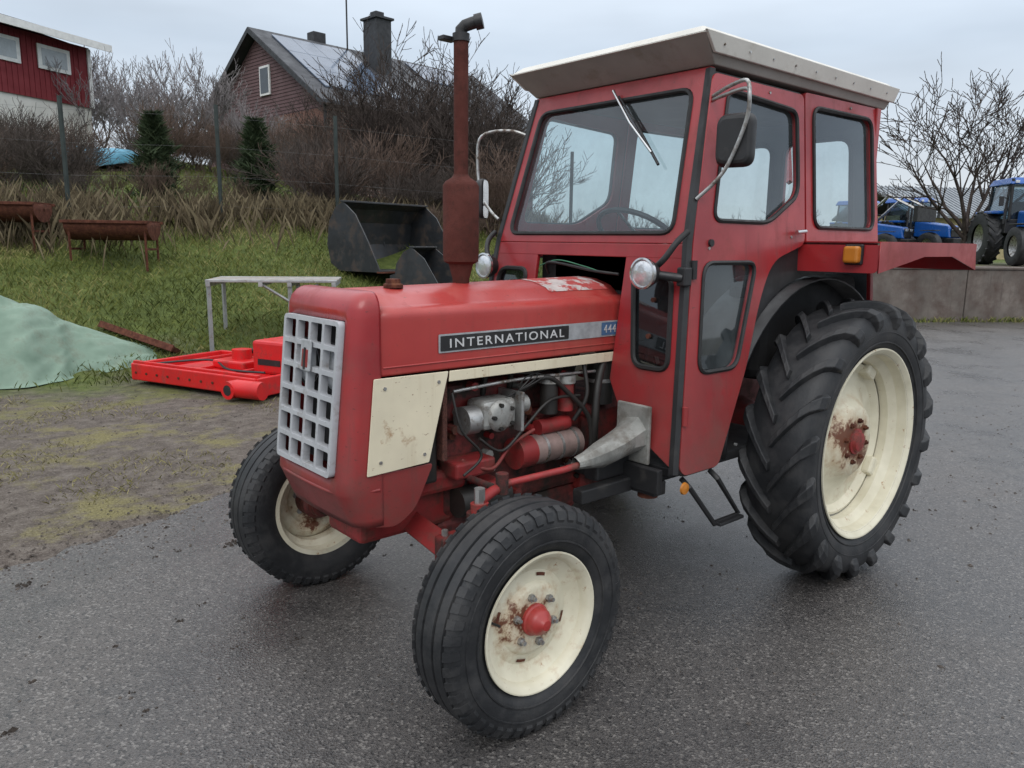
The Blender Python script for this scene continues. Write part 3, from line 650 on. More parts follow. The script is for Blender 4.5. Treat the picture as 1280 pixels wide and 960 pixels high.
vo=N(nt,'ShaderNodeTexVoronoi'); vo.inputs['Scale'].default_value=130; nt.links.new(tc,vo.inputs['Vector'])
base=ramp(nt,na,[(.35,(.036,.037,.040)),(.65,(.060,.053,.048))])
c=mixc(nt,ramp(nt,nb,[(.30,gray(.0)),(.75,gray(.9))]),base,(.12,.108,.10))
vc=N(nt,'ShaderNodeSeparateColor'); nt.links.new(vo.outputs['Color'],vc.inputs[0])
c=mixc(nt,ramp(nt,vc.outputs[0],[(.82,gray(0)),(.92,gray(.6))]),c,(.22,.205,.19))
c=mixc(nt,ramp(nt,vc.outputs[1],[(.75,gray(0)),(.90,gray(.7))]),c,(.012,.012,.013))
c=mixc(nt,ramp(nt,nd,[(.50,gray(0)),(.70,gray(.6))]),c,(.030,.029,.030))
nt.links.new(c,b.inputs['Base Color'])
nt.links.new(ramp(nt,nd,[(.35,gray(.46)),(.65,gray(.22))]),b.inputs['Roughness']); b.inputs['Specular IOR Level'].default_value=.55
bump(nt,b,math_(nt,'ADD',vo.outputs['Distance'],nb),.6,.003)
mk('asphalt_road',ep,[tuple(range(len(ep)))],AS)
def scatter(name,pts,smin,smax,m):
    v=[];f=[]
    for (x,y,z) in pts:
        s=random.uniform(smin,smax)*(.5+random.random()**3); b=len(v)
        for d in ((1,0,0),(-1,0,0),(0,1,0),(0,-1,0),(0,0,.7),(0,0,-.3)):
            v.append((x+d[0]*s*random.uniform(.6,1.2),y+d[1]*s*random.uniform(.6,1.2),z+d[2]*s*random.uniform(.6,1.2)))
        for q in ((0,2,4),(2,1,4),(1,3,4),(3,0,4),(2,0,5),(1,2,5),(3,1,5),(0,3,5)): f.append(tuple(b+k for k in q))
    return mk(name,v,f,m)
pts=[]
for i in range(6200):
    t=random.random(); x=4.5-t*9; y=np.interp(x,[-4,-.93,.5,1.75,2.96,4.5],[-4,-3.2,-2.5,-2.03,-1.64,-1.2])+random.gauss(0,.22)
    pts.append((x,y,.004))
for i in range(3500): pts.append((random.uniform(-1,4.5),random.uniform(-6,-1.8),.002))
for i in range(1800): pts.append((random.uniform(-5,3.2),random.uniform(-3,3),.005))
for i in range(3000): pts.append((random.uniform(-9,-1.0),random.gauss(2.0,1.3),.005))
scatter('gravel',pts,.003,.010,mat('gravel_stone',(.075,.062,.053),.9,.6,30))
cl=[(2.02+random.gauss(0,.03),-1.30+random.gauss(0,.025),.006) for i in range(60)]+[(2.9+random.gauss(0,.02),-1.4+random.gauss(0,.02),.006) for i in range(25)]
for k in range(40):
    cx,cy=random.uniform(.6,3.2),random.uniform(-2.0,.0)
    cl+=[(cx+random.gauss(0,.010),cy+random.gauss(0,.010),.005) for i in range(5)]
for k in range(60):
    cx,cy=random.uniform(-6,-1),random.gauss(2.2,.8)
    cl+=[(cx+random.gauss(0,.014),cy+random.gauss(0,.014),.005) for i in range(5)]
scatter('dirt_clod',cl,.004,.011,mat('dirt_clod_soil',(.035,.026,.020),.95,.4,30))
# ------------------------------------------------------------ grass
def grassmat(name,a,b_,c_):
    m,nt,b=nodes(name); at=N(nt,'ShaderNodeAttribute',attribute_name='rnd')
    nt.links.new(ramp(nt,at.outputs['Fac'],[(0,a),(.5,b_),(1,c_)]),b.inputs['Base Color'])
    b.inputs['Roughness'].default_value=.75; b.inputs['Specular IOR Level'].default_value=.2; return m
def blades(name,P,hmin,hmax,w,lean,m,rnd=None):
    n=len(P); a=np.random.rand(n)*2*math.pi; h=hmin+(hmax-hmin)*np.random.rand(n)**1.5
    dx=np.cos(a)*w;dy=np.sin(a)*w; la=np.random.rand(n)*2*math.pi; ll=lean*h*(.3+np.random.rand(n))
    V=np.zeros((n,4,3)); V[:,0]=P; V[:,0,0]-=dx;V[:,0,1]-=dy; V[:,1]=P; V[:,1,0]+=dx;V[:,1,1]+=dy
    V[:,2]=P; V[:,2,0]+=dx*.6+np.cos(la)*ll*.4; V[:,2,1]+=dy*.6+np.sin(la)*ll*.4; V[:,2,2]+=h*.6
    V[:,3]=P; V[:,3,0]+=np.cos(la)*ll; V[:,3,1]+=np.sin(la)*ll; V[:,3,2]+=h
    me=bpy.data.meshes.new(name); me.vertices.add(n*4); me.vertices.foreach_set('co',V.ravel())
    i=np.arange(n)*4; F=np.stack([i,i+1,i+2,i,i+2,i+3],-1).ravel()
    me.loops.add(n*6); me.loops.foreach_set('vertex_index',F); me.polygons.add(n*2)
    me.polygons.foreach_set('loop_start',np.arange(n*2)*3); me.update(calc_edges=True)
    at=me.attributes.new('rnd','FLOAT','POINT'); r=np.random.rand(n) if rnd is None else rnd; at.data.foreach_set('value',np.repeat(r,4))
    me.materials.append(m); o=bpy.data.objects.new(name,me); COL.objects.link(o); return o
GM=grassmat('grass_blades',(.045,.062,.014),(.125,.145,.032),(.27,.24,.10))
DM=grassmat('dry_grass_blades',(.050,.038,.022),(.115,.088,.052),(.22,.18,.11))
Hd=np.array([-.6561,-.7547]); Rt=np.array([-.7547,.6561]); C0=np.array([3.383,2.352])
def at(u,D):
    p=C0+Hd*D+Rt*(u*D); return float(p[0]),float(p[1])
BKP=[at(-.158,13.2),at(-.112,11.9)]
def pts_in(n,x0,x1,y0,y1,dens=None):
    x=np.random.uniform(x0,x1,n); y=np.random.uniform(y0,y1,n)
    if dens is not None:
        k=np.random.rand(n)<dens(x,y); x=x[k];y=y[k]
    return np.stack([x,y,terr(x,y)-.005],-1)
def d1(x,y):
    y0=-6.2+.3*np.clip(-x,0,5)-.12*np.clip(x,0,6)
    k=np.clip((y0-y+.3+.5*np.sin(x*2.1)*np.sin(y*1.7+1))/1.0,0,1)
    for i,(bx,by) in enumerate(BKP): k=np.where(np.hypot(x-bx,y-by)<(.75,.45)[i],0,k)
    return k
P=pts_in(105000,-8,4.6,-13,-4,d1); r=np.clip(.42+.30*np.sin(P[:,0]*1.7+2*np.sin(P[:,1]))*np.sin(P[:,1]*1.3)+np.random.randn(len(P))*.22+np.clip((-P[:,1]-10)/4,0,.4),0,1)
blades('grass',P,.03,.11,.005,.9,GM,r)
P=pts_in(30000,-14,8,-30,-12.5); blades('lawn_grass',P,.04,.10,.018,.6,GM,np.clip(np.random.randn(len(P))*.12+.42,0,1))
def d2(x,y): return (np.sin(x*2.3+1+np.sin(y*3))*np.sin(y*2.9+np.sin(x*4))>.25)*1.0
P=pts_in(26000,-2,4.4,-6.4,-2.1,d2); blades('dry_grass_tufts',P,.008,.04,.003,1.3,grassmat('mossy_tufts',(.10,.095,.035),(.20,.18,.075),(.30,.26,.13)))
def d3(x,y): return np.exp(-((y-(-11.9+.12*np.clip(-x,0,9)))/.8)**2)*(.35+.65*(np.sin(x*2.1)*np.sin(x*.7+1)>-.1))
P=pts_in(64000,-9,6,-14.5,-9.8,d3); blades('dry_weeds',P,.10,.60,.0028,.5,DM)
# ------------------------------------------------------------ trees
def tree_segs(seed,H,trunkL=.22,limbs=5,levels=4,spread=.6,trunk=.13,multi=1,kids=(2,3),wob=.12):
    R=random.Random(seed); S=[]
    def br(p,d,L,r,lv):
        nseg=5 if lv<=1 else 4; dd=d.copy(); rr=r
        for i in range(nseg):
            dd=(dd+Vector((R.gauss(0,wob),R.gauss(0,wob),R.gauss(0,wob*.6)+(.06 if lv>0 else 0)))).normalized()
            q=p+dd*(L/nseg); r2=max(r*(1-.75*(i+1)/nseg),.002) if lv>0 else r*(1-.25*(i+1)/nseg)
            S.append((p,q,rr,r2))
            if 0<lv<levels and i>=1:
                for k in range(R.choice(kids) if lv==1 else R.choice((1,1,2))):
                    ax=Vector((R.gauss(0,1),R.gauss(0,1),R.gauss(0,.5))).normalized()
                    nd=(dd+ax*spread*R.uniform(.8,1.5)); nd.z=max(nd.z,-.1); nd.normalize()
                    br(q,nd,L*R.uniform(.35,.6),r2*R.uniform(.45,.65),lv+1)
            p=q; rr=r2
        if lv==0:
            for k in range(limbs):
                a=2*math.pi*(k+R.uniform(-.3,.3))/limbs; t=R.uniform(.5,1.15)*spread*1.6
                br(p-dd*(L*.25*R.random()),Vector((math.cos(a)*t,math.sin(a)*t,1)).normalized(),H*R.uniform(.5,.75),rr*.6,1)
    for m in range(multi):
        d=Vector((R.gauss(0,.08),R.gauss(0,.08),1)).normalized() if multi==1 else Vector((R.gauss(0,.35),R.gauss(0,.35),1)).normalized()
        br(Vector((R.gauss(0,.25)*(multi>1),R.gauss(0,.25)*(multi>1),0)),d,H*trunkL,trunk,0)
    zm=max(s[1].z for s in S); k=H/zm
    return [(a*k,b*k,c,d) for a,b,c,d in S]
def tree_mesh(name,S,m,minr=.006):
    n=len(S); A=np.array([tuple(s[0]) for s in S]);B=np.array([tuple(s[1]) for s in S]); r0=np.maximum([s[2] for s in S],minr); r1=np.maximum([s[3] for s in S],minr*.7)
    D=B-A; D/=np.linalg.norm(D,axis=1)[:,None]+1e-9
    up=np.where(np.abs(D[:,2:3])<.9,[[0,0,1.]],[[1.,0,0]]); a=np.cross(D,up); a/=np.linalg.norm(a,axis=1)[:,None]; b=np.cross(D,a)
    V=np.zeros((n,6,3))
    for k in range(3):
        c,s=math.cos(2.0944*k),math.sin(2.0944*k); o=a*c+b*s
        V[:,k]=A+o*r0[:,None]; V[:,3+k]=B+o*r1[:,None]
    i=np.arange(n)*6; F=[]
    for k in range(3):
        k2=(k+1)%3; F.append(np.stack([i+k,i+k2,i+3+k2,i+3+k],-1))
    F=np.stack(F,1).ravel()
    me=bpy.data.meshes.new(name); me.vertices.add(n*6); me.vertices.foreach_set('co',V.ravel()); me.loops.add(n*12); me.loops.foreach_set('vertex_index',F)
    me.polygons.add(n*3); me.polygons.foreach_set('loop_start',np.arange(n*3)*4); me.update(calc_edges=True); me.materials.append(m); return me
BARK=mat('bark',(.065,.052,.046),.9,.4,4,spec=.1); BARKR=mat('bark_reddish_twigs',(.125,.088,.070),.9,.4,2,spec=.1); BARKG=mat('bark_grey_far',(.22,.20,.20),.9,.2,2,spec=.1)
def inst(name,me,x,y,s=1,rz=0,parent=None,dz=0,sz=None):
    o=bpy.data.objects.new(name,me); COL.objects.link(o); o.location=(x,y,float(terr(x,y))-.05+dz); o.scale=(s,s,sz or s); o.rotation_euler=(0,0,rz)
    if parent: o.parent=parent
    return o
tA=tree_mesh('bare_tree_a',tree_segs(3,6.0,.2,7,4,.70,.17,kids=(2,3,3)),BARK,.011)
tB=tree_mesh('bare_tree_b',tree_segs(11,4.2,.12,4,4,.6,.06,multi=4),BARK,.0075)
tC=tree_mesh('bare_bush_c',tree_segs(21,2.0,.15,3,3,.5,.025,multi=6),BARKR,.005)
tC2=tree_mesh('bare_bush_c2',tree_segs(58,1.8,.12,3,3,.65,.02,multi=8),mat('bark_grey_twigs',(.085,.070,.062),.9,.35,2,spec=.1),.0045)
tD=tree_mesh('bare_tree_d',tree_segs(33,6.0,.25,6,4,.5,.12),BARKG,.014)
x,y=at(.572,25); inst('bare_tree',tA,x,y,1.12,2.9)
for u,D,s,r_ in ((-.135,20.5,1.12,.3),(-.065,21.5,1.15,2.3),(-.19,23.5,.95,4.3),(-.02,24,1.1,5.3),(-.10,25,1.2,1.3),(-.045,19,.85,3.6)):
    x,y=at(u,D); inst('bare_tree',tB,x,y,s,r_)
hd=empty('bare_bush_hedge')
k=0
def bush(u,D,s):
    global k
    x,y=at(u,D); inst('bush_%d'%k,random.choice((tC,tC2)),x,y,s,random.uniform(0,6),hd,sz=s*random.uniform(.75,1.1)); k+=1
for i in range(24): bush(random.uniform(-.25,-.02),random.uniform(15.5,21),random.uniform(.7,1.15))
for i in range(16): bush(random.uniform(-.70,-.54),random.uniform(15.5,20),random.uniform(.7,1.1))
for i in range(20): bush(random.uniform(-.50,-.22),random.uniform(24,28),random.uniform(.8,1.15))
for i in range(12): bush(-.60+i*.05,random.uniform(15.2,16.2),random.uniform(.35,.5))
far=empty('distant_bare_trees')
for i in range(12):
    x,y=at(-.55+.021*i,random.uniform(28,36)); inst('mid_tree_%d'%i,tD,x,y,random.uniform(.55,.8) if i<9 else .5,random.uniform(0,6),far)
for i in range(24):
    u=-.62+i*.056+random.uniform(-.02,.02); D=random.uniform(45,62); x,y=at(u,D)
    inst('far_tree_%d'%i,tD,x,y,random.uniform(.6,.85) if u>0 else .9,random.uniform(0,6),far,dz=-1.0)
SPR=grassmat('spruce_needles',(.010,.020,.009),(.026,.042,.018),(.05,.065,.03))
def spruce(u,D,H,seed):
    rs=np.random.RandomState(seed); x,y=at(u,D); z=float(terr(x,y)); e=empty('spruce_tree',(x,y,z))
    cyl('trunk',(0,0,0),(0,0,H*.9),.03,BARK,e,k=6)
    n=11000; t=rs.rand(n)**.8; a=rs.rand(n)*2*math.pi; lay=(.72+.28*np.sin(t*H*19+a*2+rs.rand(n)*.8)); R=(1-t**1.7)*H*.30*lay+.04; R*= (.80+.28*np.sin(a*3+t*9)+.16*np.sin(a*7-t*23)+.12*rs.randn(n))
    rr=R*(.35+.65*rs.rand(n)**.5)
    P=np.stack([rr*np.cos(a),rr*np.sin(a),t*H*.95+.05],-1)
    o=blades('needles',P,.05,.15,.010,1.5,SPR,np.clip(rr/(R+.01)*.7+rs.randn(n)*.15,0,1)); o.parent=e
spruce(-.448,16.5,1.75,1); spruce(-.322,16.5,1.70,2)
# ------------------------------------------------------------ fence
FN=empty('wire_fence'); FG=mat('fence_post_green',(.018,.028,.025),.6); WI=mat('fence_wire',(.14,.14,.14),.6)
fp=[(3.4,-12.3),(.43,-11.9),(-1.9,-11.6),(-3.8,-10.9),(-6.2,-10.2),(-8.6,-9.6)]
for i,(x,y) in enumerate(fp):
    z=float(terr(x,y)); tube('post_%d'%i,[(x,y,z-.1),(x,y,z+2.0)],.036,FG,FN,k=8)
v=[];f=[]
for a,b in zip(fp[:-1],fp[1:]):
    za,zb=float(terr(*a)),float(terr(*b))
    for h in (.3,.8,1.3,1.8): tube_data([(a[0],a[1],za+h),(b[0],b[1],zb+h)],.0015,3,v=v,f=f)
mk('wire_mesh',v,f,WI,FN)
# ------------------------------------------------------------ concrete retaining wall
CON=mat('old_concrete',(.135,.115,.10),.9,.35,1.5,bs=30,bstr=.5,dirt=(.075,.048,.038),dth=(.42,.7),dscale=2,streak=(.06,.045,.038))
CW=empty('retaining_wall')
for i in range(8):
    s0=-5.2+i*2.4; s1=s0+2.38
    p=[W0+WD*s0,W0+WD*s1,W0+WD*s1+WN*.4,W0+WD*s0+WN*.4]
    hexa('wall_panel_%d'%i,[(q[0],q[1],-.1) for q in p]+[(q[0],q[1],1.06) for q in p],CON,CW,.015)
    p=[W0+WD*s0-WN*.03,W0+WD*s1-WN*.03,W0+WD*s1+WN*.43,W0+WD*s0+WN*.43]
    hexa('wall_cap_%d'%i,[(q[0],q[1],1.062) for q in p]+[(q[0],q[1],1.11) for q in p],CON,CW,.01)
P=[]
for i in range(2500):
    s=random.uniform(-3,12); q=W0+WD*s-WN*abs(random.gauss(0,.12)); P.append((q[0],q[1],.0))
blades('wall_base_grass',np.array(P),.03,.14,.008,.8,GM)
# ------------------------------------------------------------ houses
SID=mat('brown_siding',(.135,.078,.080),.8,.12,2); SIDD=mat('siding_groove',(.06,.035,.036),.8); BRK,nt,b=nodes('brown_brick'); tc=N(nt,'ShaderNodeTexCoord').outputs['Object']
bt=N(nt,'ShaderNodeTexBrick'); bt.inputs['Scale'].default_value=4; bt.inputs['Color1'].default_value=(.17,.07,.05,1); bt.inputs['Color2'].default_value=(.12,.05,.04,1); bt.inputs['Mortar'].default_value=(.2,.16,.13,1)
mp=N(nt,'ShaderNodeMapping'); mp.inputs['Rotation'].default_value=(rad(90),0,0); nt.links.new(tc,mp.inputs[0]); nt.links.new(mp.outputs[0],bt.inputs['Vector']); nt.links.new(bt.outputs[0],b.inputs['Base Color']); b.inputs['Roughness'].default_value=.9
TILE=mat('dark_roof_tiles',(.038,.041,.048),.65,.25,2,bs=12,bstr=.6); SOL=mat('solar_panel',(.09,.12,.17),.15,.1,1,bstr=0); WT=mat('white_trim',(.7,.7,.68),.6,.1); WIN=mat('house_window',(.05,.06,.07),.1,.2,3,bstr=0); CHIM=mat('chimney_black',(.03,.032,.036),.7)
def house(name,origin,ang,wd,ln,zb,ze,zr,wall,roofm,over=.5):
    e=empty(name,(origin[0],origin[1],0)); e.rotation_euler=(0,0,ang); h=wd/2
    v=[(-h,0,zb),(h,0,zb),(h,0,ze),(0,0,zr),(-h,0,ze)]; v+=[(a,ln,c) for a,_,c in v]
    mk('walls',v,[(0,1,2,3,4),(5,9,8,7,6),(0,5,6,1),(1,6,7,2),(4,9,5,0)],wall,e)
    k=(zr-ze)/h
    for s in (-1,1):
        a=(0,zr+.10);bb=(s*(h+over),ze-over*k+.10)
        v=[(a[0],-over,a[1]),(bb[0],-over,bb[1]),(bb[0],ln+over,bb[1]),(a[0],ln+over,a[1])]
        v+=[(q[0],q[1],q[2]+.14) for q in v]
        hexa('roof_slope_%s'%('a' if s>0 else 'b'),v,roofm,e,0)
        v=[(a[0],-over-.03,a[1]-.12),(bb[0],-over-.03,bb[1]-.12),(bb[0],-over-.005,bb[1]-.12),(a[0],-over-.005,a[1]-.12)]
        v+=[(q[0],q[1],q[2]+.24) for q in v]; hexa('bargeboard_%s'%('a' if s>0 else 'b'),v,CHIM,e,0)
    return e,k
rp=C0+Hd*38+Rt*(-11.9); rd=Hd*.72+Rt*.694
ang=math.atan2(rd[1],rd[0])-math.pi/2
e,k_=house('brown_house',rp,ang,10.8,13,3.0,7.3,10.75,SID,TILE)
hexa('brick_lower',[(1.0,-.04,3.0),(5.44,-.04,3.0),(5.44,5.0,3.0),(1.0,5.0,3.0),(1.0,-.04,7.0),(5.44,-.04,7.0),(5.44,5.0,7.0),(1.0,5.0,7.0)],BRK,e,0)
for i in range(26):
    z=7.05+i*.15; w=5.4*(10.75-z)/3.45
    if z>10.5: break
    box('siding_batten_%d'%i,(-w+.1,w-.1) if z>7.3 else (-5.35,5.35),(-.02,-.005),(z,z+.012),SIDD,e,0)
box('gable_window_frame',(.1,1.0),(-.09,-.01),(8.0,9.3),WT,e,.01); box('gable_window',(.19,.91),(-.10,-.092),(8.1,9.2),WIN,e,0)
def slope(name,x0,x1,y0,y1,off,m,th=.06):
    v=[(x,y,10.75+.24-k_*x+off) for x,y in ((x0,y0),(x1,y0),(x1,y1),(x0,y1))]; v+=[(q[0],q[1],q[2]+th) for q in v]; hexa(name,v,m,e,0)
for i in range(4):
    for j in range(3): slope('solar_panel_%d_%d'%(i,j),.5+j*1.45,.5+j*1.45+1.42,.4+i*1.05,1.43+i*1.05,.03,SOL)
for i in range(3): slope('solar_panel_far_%d'%i,.4,2.2,8.2+i*1.05,9.2+i*1.05,.03,SOL)
for i in range(14): slope('tile_row_%d'%i,.1,5.6,5.0+i*.6,5.02+i*.6,.0,CHIM,.03)
slope('skylight',2.6,3.5,6.3,7.0,.04,WIN)
box('chimney',(1.2,2.3),(5.0,5.9),(8.5,12.1),CHIM,e,.03); box('chimney_cap',(1.1,2.4),(4.9,6.0),(12.1,12.2),CHIM,e,.0); box('chimney_pot',(1.5,2.0),(5.2,5.7),(12.2,12.5),CHIM,e,.03)
box('small_chimney',(-.7,-.1),(3.0,3.7),(10,11.5),CHIM,e,.03)
cyl('antenna_mast',(.4,4.6,10.5),(.4,4.6,14.4),.045,BLACK,e,k=6)
for z,l in ((14.2,.8),(13.7,.6),(13.3,.5)): cyl('antenna_rod_%d'%int(z*10),(.4-l,4.6,z),(.4+l,4.6,z),.022,BLACK,e,k=4)
cyl('antenna_boom',(.4,3.6,14.2),(.4,5.4,13.9),.025,BLACK,e,k=4)
box('ground_floor_window',(5.45,5.5),(2,4),(4.6,6.0),WIN,e,0)
box('downpipe',(5.42,5.52),(-.12,-.02),(3,7.2),CHIM,e,0)
RDH=mat('falu_red_boards',(.19,.022,.028),.8,.15,2); A=C0+Hd*30+Rt*(-15.6); Bp=C0+Hd*24.5+Rt*(-17.7)
dr=(A-Bp)/np.linalg.norm(A-Bp); ang=math.atan2(dr[1],dr[0])
e2=empty('red_house',(Bp[0],Bp[1],0)); e2.rotation_euler=(0,0,ang)
Lf=float(np.linalg.norm(A-Bp)); nrm=np.array([-dr[1],dr[0]]); sg=1 if nrm@(C0-Bp)>0 else -1
def rb(name,x,o0,o1,z,m,bev=0): 
    ya,yb=sorted((o0*sg,o1*sg)); return box(name,x,(ya,yb),z,m,e2,bev)
rb('upper_storey',(-6,Lf),-9,0,(6.15,8.25),RDH); rb('plinth_storey',(-6,Lf-.05),-8.9,-.06,(2.5,6.15),mat('white_render',(.62,.60,.56),.8,.1,2))
for i in range(58):
    if -6+i*.2<Lf-.05: rb('board_%d'%i,(-6+i*.2,-5.96+i*.2),.002,.025,(6.15,8.2),RDH)
PN=mat('window_pane_grey',(.35,.38,.40),.2,.1)
for q,(a,b_) in enumerate(((3.75,5.0),(2.0,3.1))):
    rb('window_frame_%d'%q,(a,b_),.03,.08,(7.15,7.95),WT); rb('window_pane_%d'%q,(a+.14,b_-.14),.085,.09,(7.27,7.83),PN)
v=[(-6.5,.8*sg,8.15),(Lf+.25,.8*sg,8.15),(Lf+.25,-4.5*sg,9.7),(-6.5,-4.5*sg,9.7)]; v+=[(p[0],p[1],p[2]+.16) for p in v]; hexa('roof_front',v,TILE,e2,0)
v=[(-6.5,-4.5*sg,9.7),(Lf+.25,-4.5*sg,9.7),(Lf+.25,-9.8*sg,8.15),(-6.5,-9.8*sg,8.15)]; v+=[(p[0],p[1],p[2]+.16) for p in v]; hexa('roof_back',v,TILE,e2,0)
rb('fascia',(-6.5,Lf+.27),.80,.84,(8.10,8.34),WT); rb('corner_board',(Lf-.12,Lf+.02),.0,.05,(6.15,8.2),WT)
mk('gable_end',[(Lf,0,8.2),(Lf,-9*sg,8.2),(Lf,-4.5*sg,9.65)],[(0,1,2)],RDH,e2)
x,y=at(-.575,24); z=float(terr(x,y)); bb=empty('blue_tarpaulin',(x,y,z))
v,f=lathe_data([(0,2.6),(.25,2.6),(.45,2.2),(.55,1.2),(.6,0)],seg=20,axis='z'); mk('cover',[(a*1.1,b_*.6,c+.10*math.sin(a*3)) for a,b_,c in v],f,mat('blue_tarp',(.10,.30,.42),.5,.25,3),bb,smooth=True)
GB=mat('grey_corrugated',(.22,.24,.26),.6,.15,3); p=at(.555,38); e3=empty('grey_barn',(p[0],p[1],0)); e3.rotation_euler=(0,0,rad(49+8))
box('walls',(-3,3),(-4,4),(.6,2.9),mat('yellow_wall',(.36,.30,.16),.8),e3,0)
v=[(3.3,-4.4,2.75),(3.3,4.4,2.75),(-.2,4.4,4.2),(-.2,-4.4,4.2)]; v+=[(a,b_,c+.1) for a,b_,c in v]; hexa('roof_front',v,GB,e3,0)
v=[(-3.3,-4.4,2.75),(-3.3,4.4,2.75),(-.2,4.4,4.2),(-.2,-4.4,4.2)]; v+=[(a,b_,c+.1) for a,b_,c in v]; hexa('roof_back',v,GB,e3,0)
for i in range(40):
    yq=-4.3+i*.22; v=[(3.3,yq,2.86),(3.3,yq+.05,2.86),(-.2,yq+.05,4.31),(-.2,yq,4.31)]; v+=[(a,b_,c+.03) for a,b_,c in v]; hexa('roof_rib_%d'%i,v,GB,e3,0)
# ------------------------------------------------------------ blue tractors
BLU=mat('blue_paint',(.01,.09,.36),.3,.15,3,coat=.4)
def blue_tractor(u,D,rz,s=1.0,loader=False):
    x,y=at(u,D); e=empty('blue_tractor',(x,y,float(terr(x,y)))); e.rotation_euler=(0,0,rz); e.scale=(s,s,s)
    for sd in (-1,1):
        lathe('rear_tyre_%d'%sd,[(-.22,.45),(-.24,.70),(-.2,.83),(0,.86),(.2,.83),(.24,.70),(.22,.45)],(0,.85*sd,.86),TYRE,e,seg=40)
        v=[];f=[]
        for i in range(20):
            for q in (-1,1):
                a=i*.314+q*.08; tube_data([(.84*math.cos(a),.02*q,.84*math.sin(a)),(.84*math.cos(a+.3),.22*q,.84*math.sin(a+.3))],.045,4,v=v,f=f)
        mk('rear_lugs_%d'%sd,v,f,TYRE,e,loc=(0,.85*sd,.86))
        lathe('rear_rim_%d'%sd,[(.15,.46),(.10,.40),(.0,.2),(.05,0)],(0,.85*sd,.86),STEEL,e,seg=32,sy=sd)
        lathe('front_tyre_%d'%sd,[(-.16,.32),(-.18,.48),(-.14,.58),(0,.60),(.14,.58),(.18,.48),(.16,.32)],(2.3,.82*sd,.60),TYRE,e,seg=36)
        lathe('front_rim_%d'%sd,[(.10,.33),(.05,.28),(.0,.1),(.05,0)],(2.3,.82*sd,.60),STEEL,e,seg=32,sy=sd)
        box('fender_%d'%sd,(-.5,.75),(.62 if sd>0 else -1.02,1.02 if sd>0 else -.62),(1.62,1.72),BLU,e,.03)
        box('front_fender_%d'%sd,(1.9,2.7),(.66 if sd>0 else -.98,.98 if sd>0 else -.66),(1.24,1.28),BLACK,e,.02)
        for xx in (-.35,.95): tube('cab_post_%d_%d'%(sd,int(xx*10)),[(xx,.72*sd,1.3),(xx*.92,.62*sd,2.55)],.045,BLACK,e,k=4)
        tube('mirror_stay_%d'%sd,[(.95,.66*sd,2.1),(1.1,1.0*sd,2.1)],.015,BLACK,e,k=4); box('mirror_%d'%sd,(1.08,1.12),(.92*sd-.07,.92*sd+.07),(1.85,2.15),BLACK,e,.01)
        box('head_light_%d'%sd,(2.93,2.97),(.19*sd-.10,.19*sd+.10),(1.28,1.38),LENS,e,.01)
        if loader: tube('loader_arm_%d'%sd,[(.9,.62*sd,1.75),(2.2,.62*sd,2.9),(3.6,.62*sd,2.2)],.07,STEEL,e,k=4)
    if loader: box('loader_frame',(3.5,3.7),(-.8,.8),(1.7,2.4),BLACK,e,.02)
    hexa('bonnet',[(1.0,-.38,1.0),(2.9,-.33,.95),(2.9,.33,.95),(1.0,.38,1.0),(1.0,-.36,1.72),(2.75,-.29,1.48),(2.75,.29,1.48),(1.0,.36,1.72)],BLU,e,.06,seg=3)
    box('grille',(2.86,2.93),(-.27,.27),(.98,1.42),BLACK,e,.03); box('chassis',(-.4,2.7),(-.3,.3),(.5,1.0),BLACK,e,.04); box('front_weights',(2.75,3.15),(-.38,.38),(.55,.95),BLACK,e,.04)
    box('cab_lower',(-.4,1.0),(-.7,.7),(1.0,1.45),BLACK,e,.03)
    mk('cab_glass',[(.95,-.70,1.45),(.95,.70,1.45),(.88,.60,2.5),(.88,-.60,2.5),(-.35,-.7,1.45),(-.35,.7,1.45),(-.32,.6,2.5),(-.32,-.6,2.5)],[(0,1,2,3),(4,5,6,7),(1,5,6,2),(0,4,7,3)],GLASSB,e)
    hexa('cab_roof',[(-.5,-.72,2.52),(1.15,-.72,2.52),(1.15,.72,2.52),(-.5,.72,2.52),(-.4,-.62,2.74),(1.0,-.62,2.74),(1.0,.62,2.74),(-.4,.62,2.74)],BLU,e,.05,seg=3)
    for k in range(4): box('roof_lamp_%d'%k,(1.13,1.18),(-.6+.37*k,-.48+.37*k),(2.55,2.64),LENS,e,.01)
    cyl('exhaust_stack',(1.05,-.62,1.4),(1.05,-.62,2.7),.045,BLACK,e,k=12); tube('seat',[(.2,0,1.2),(.1,0,2.0)],.22,DARKIN,e,k=8)
    return e
face=math.atan2(-Hd[1],-Hd[0])
blue_tractor(.630,24.0,face-.15,.92); blue_tractor(.490,33,face+.35,.9); blue_tractor(.425,33,face+.6,.85,True)
x,y=at(.335,24); e=empty('red_loader_crane',(x,y,float(terr(x,y))))
tube('mast',[(0,0,0),(0,0,2.6)],.12,RED,e,k=4); tube('boom',[(0,0,2.6),(.9,.6,3.3),(1.7,1.2,2.2)],.09,RED,e,k=4); box('base',(-.6,.6),(-.5,.5),(0,.7),RED,e,.05); cyl('ram',(0,0,1.6),(.8,.55,2.9),.05,STEEL,e)
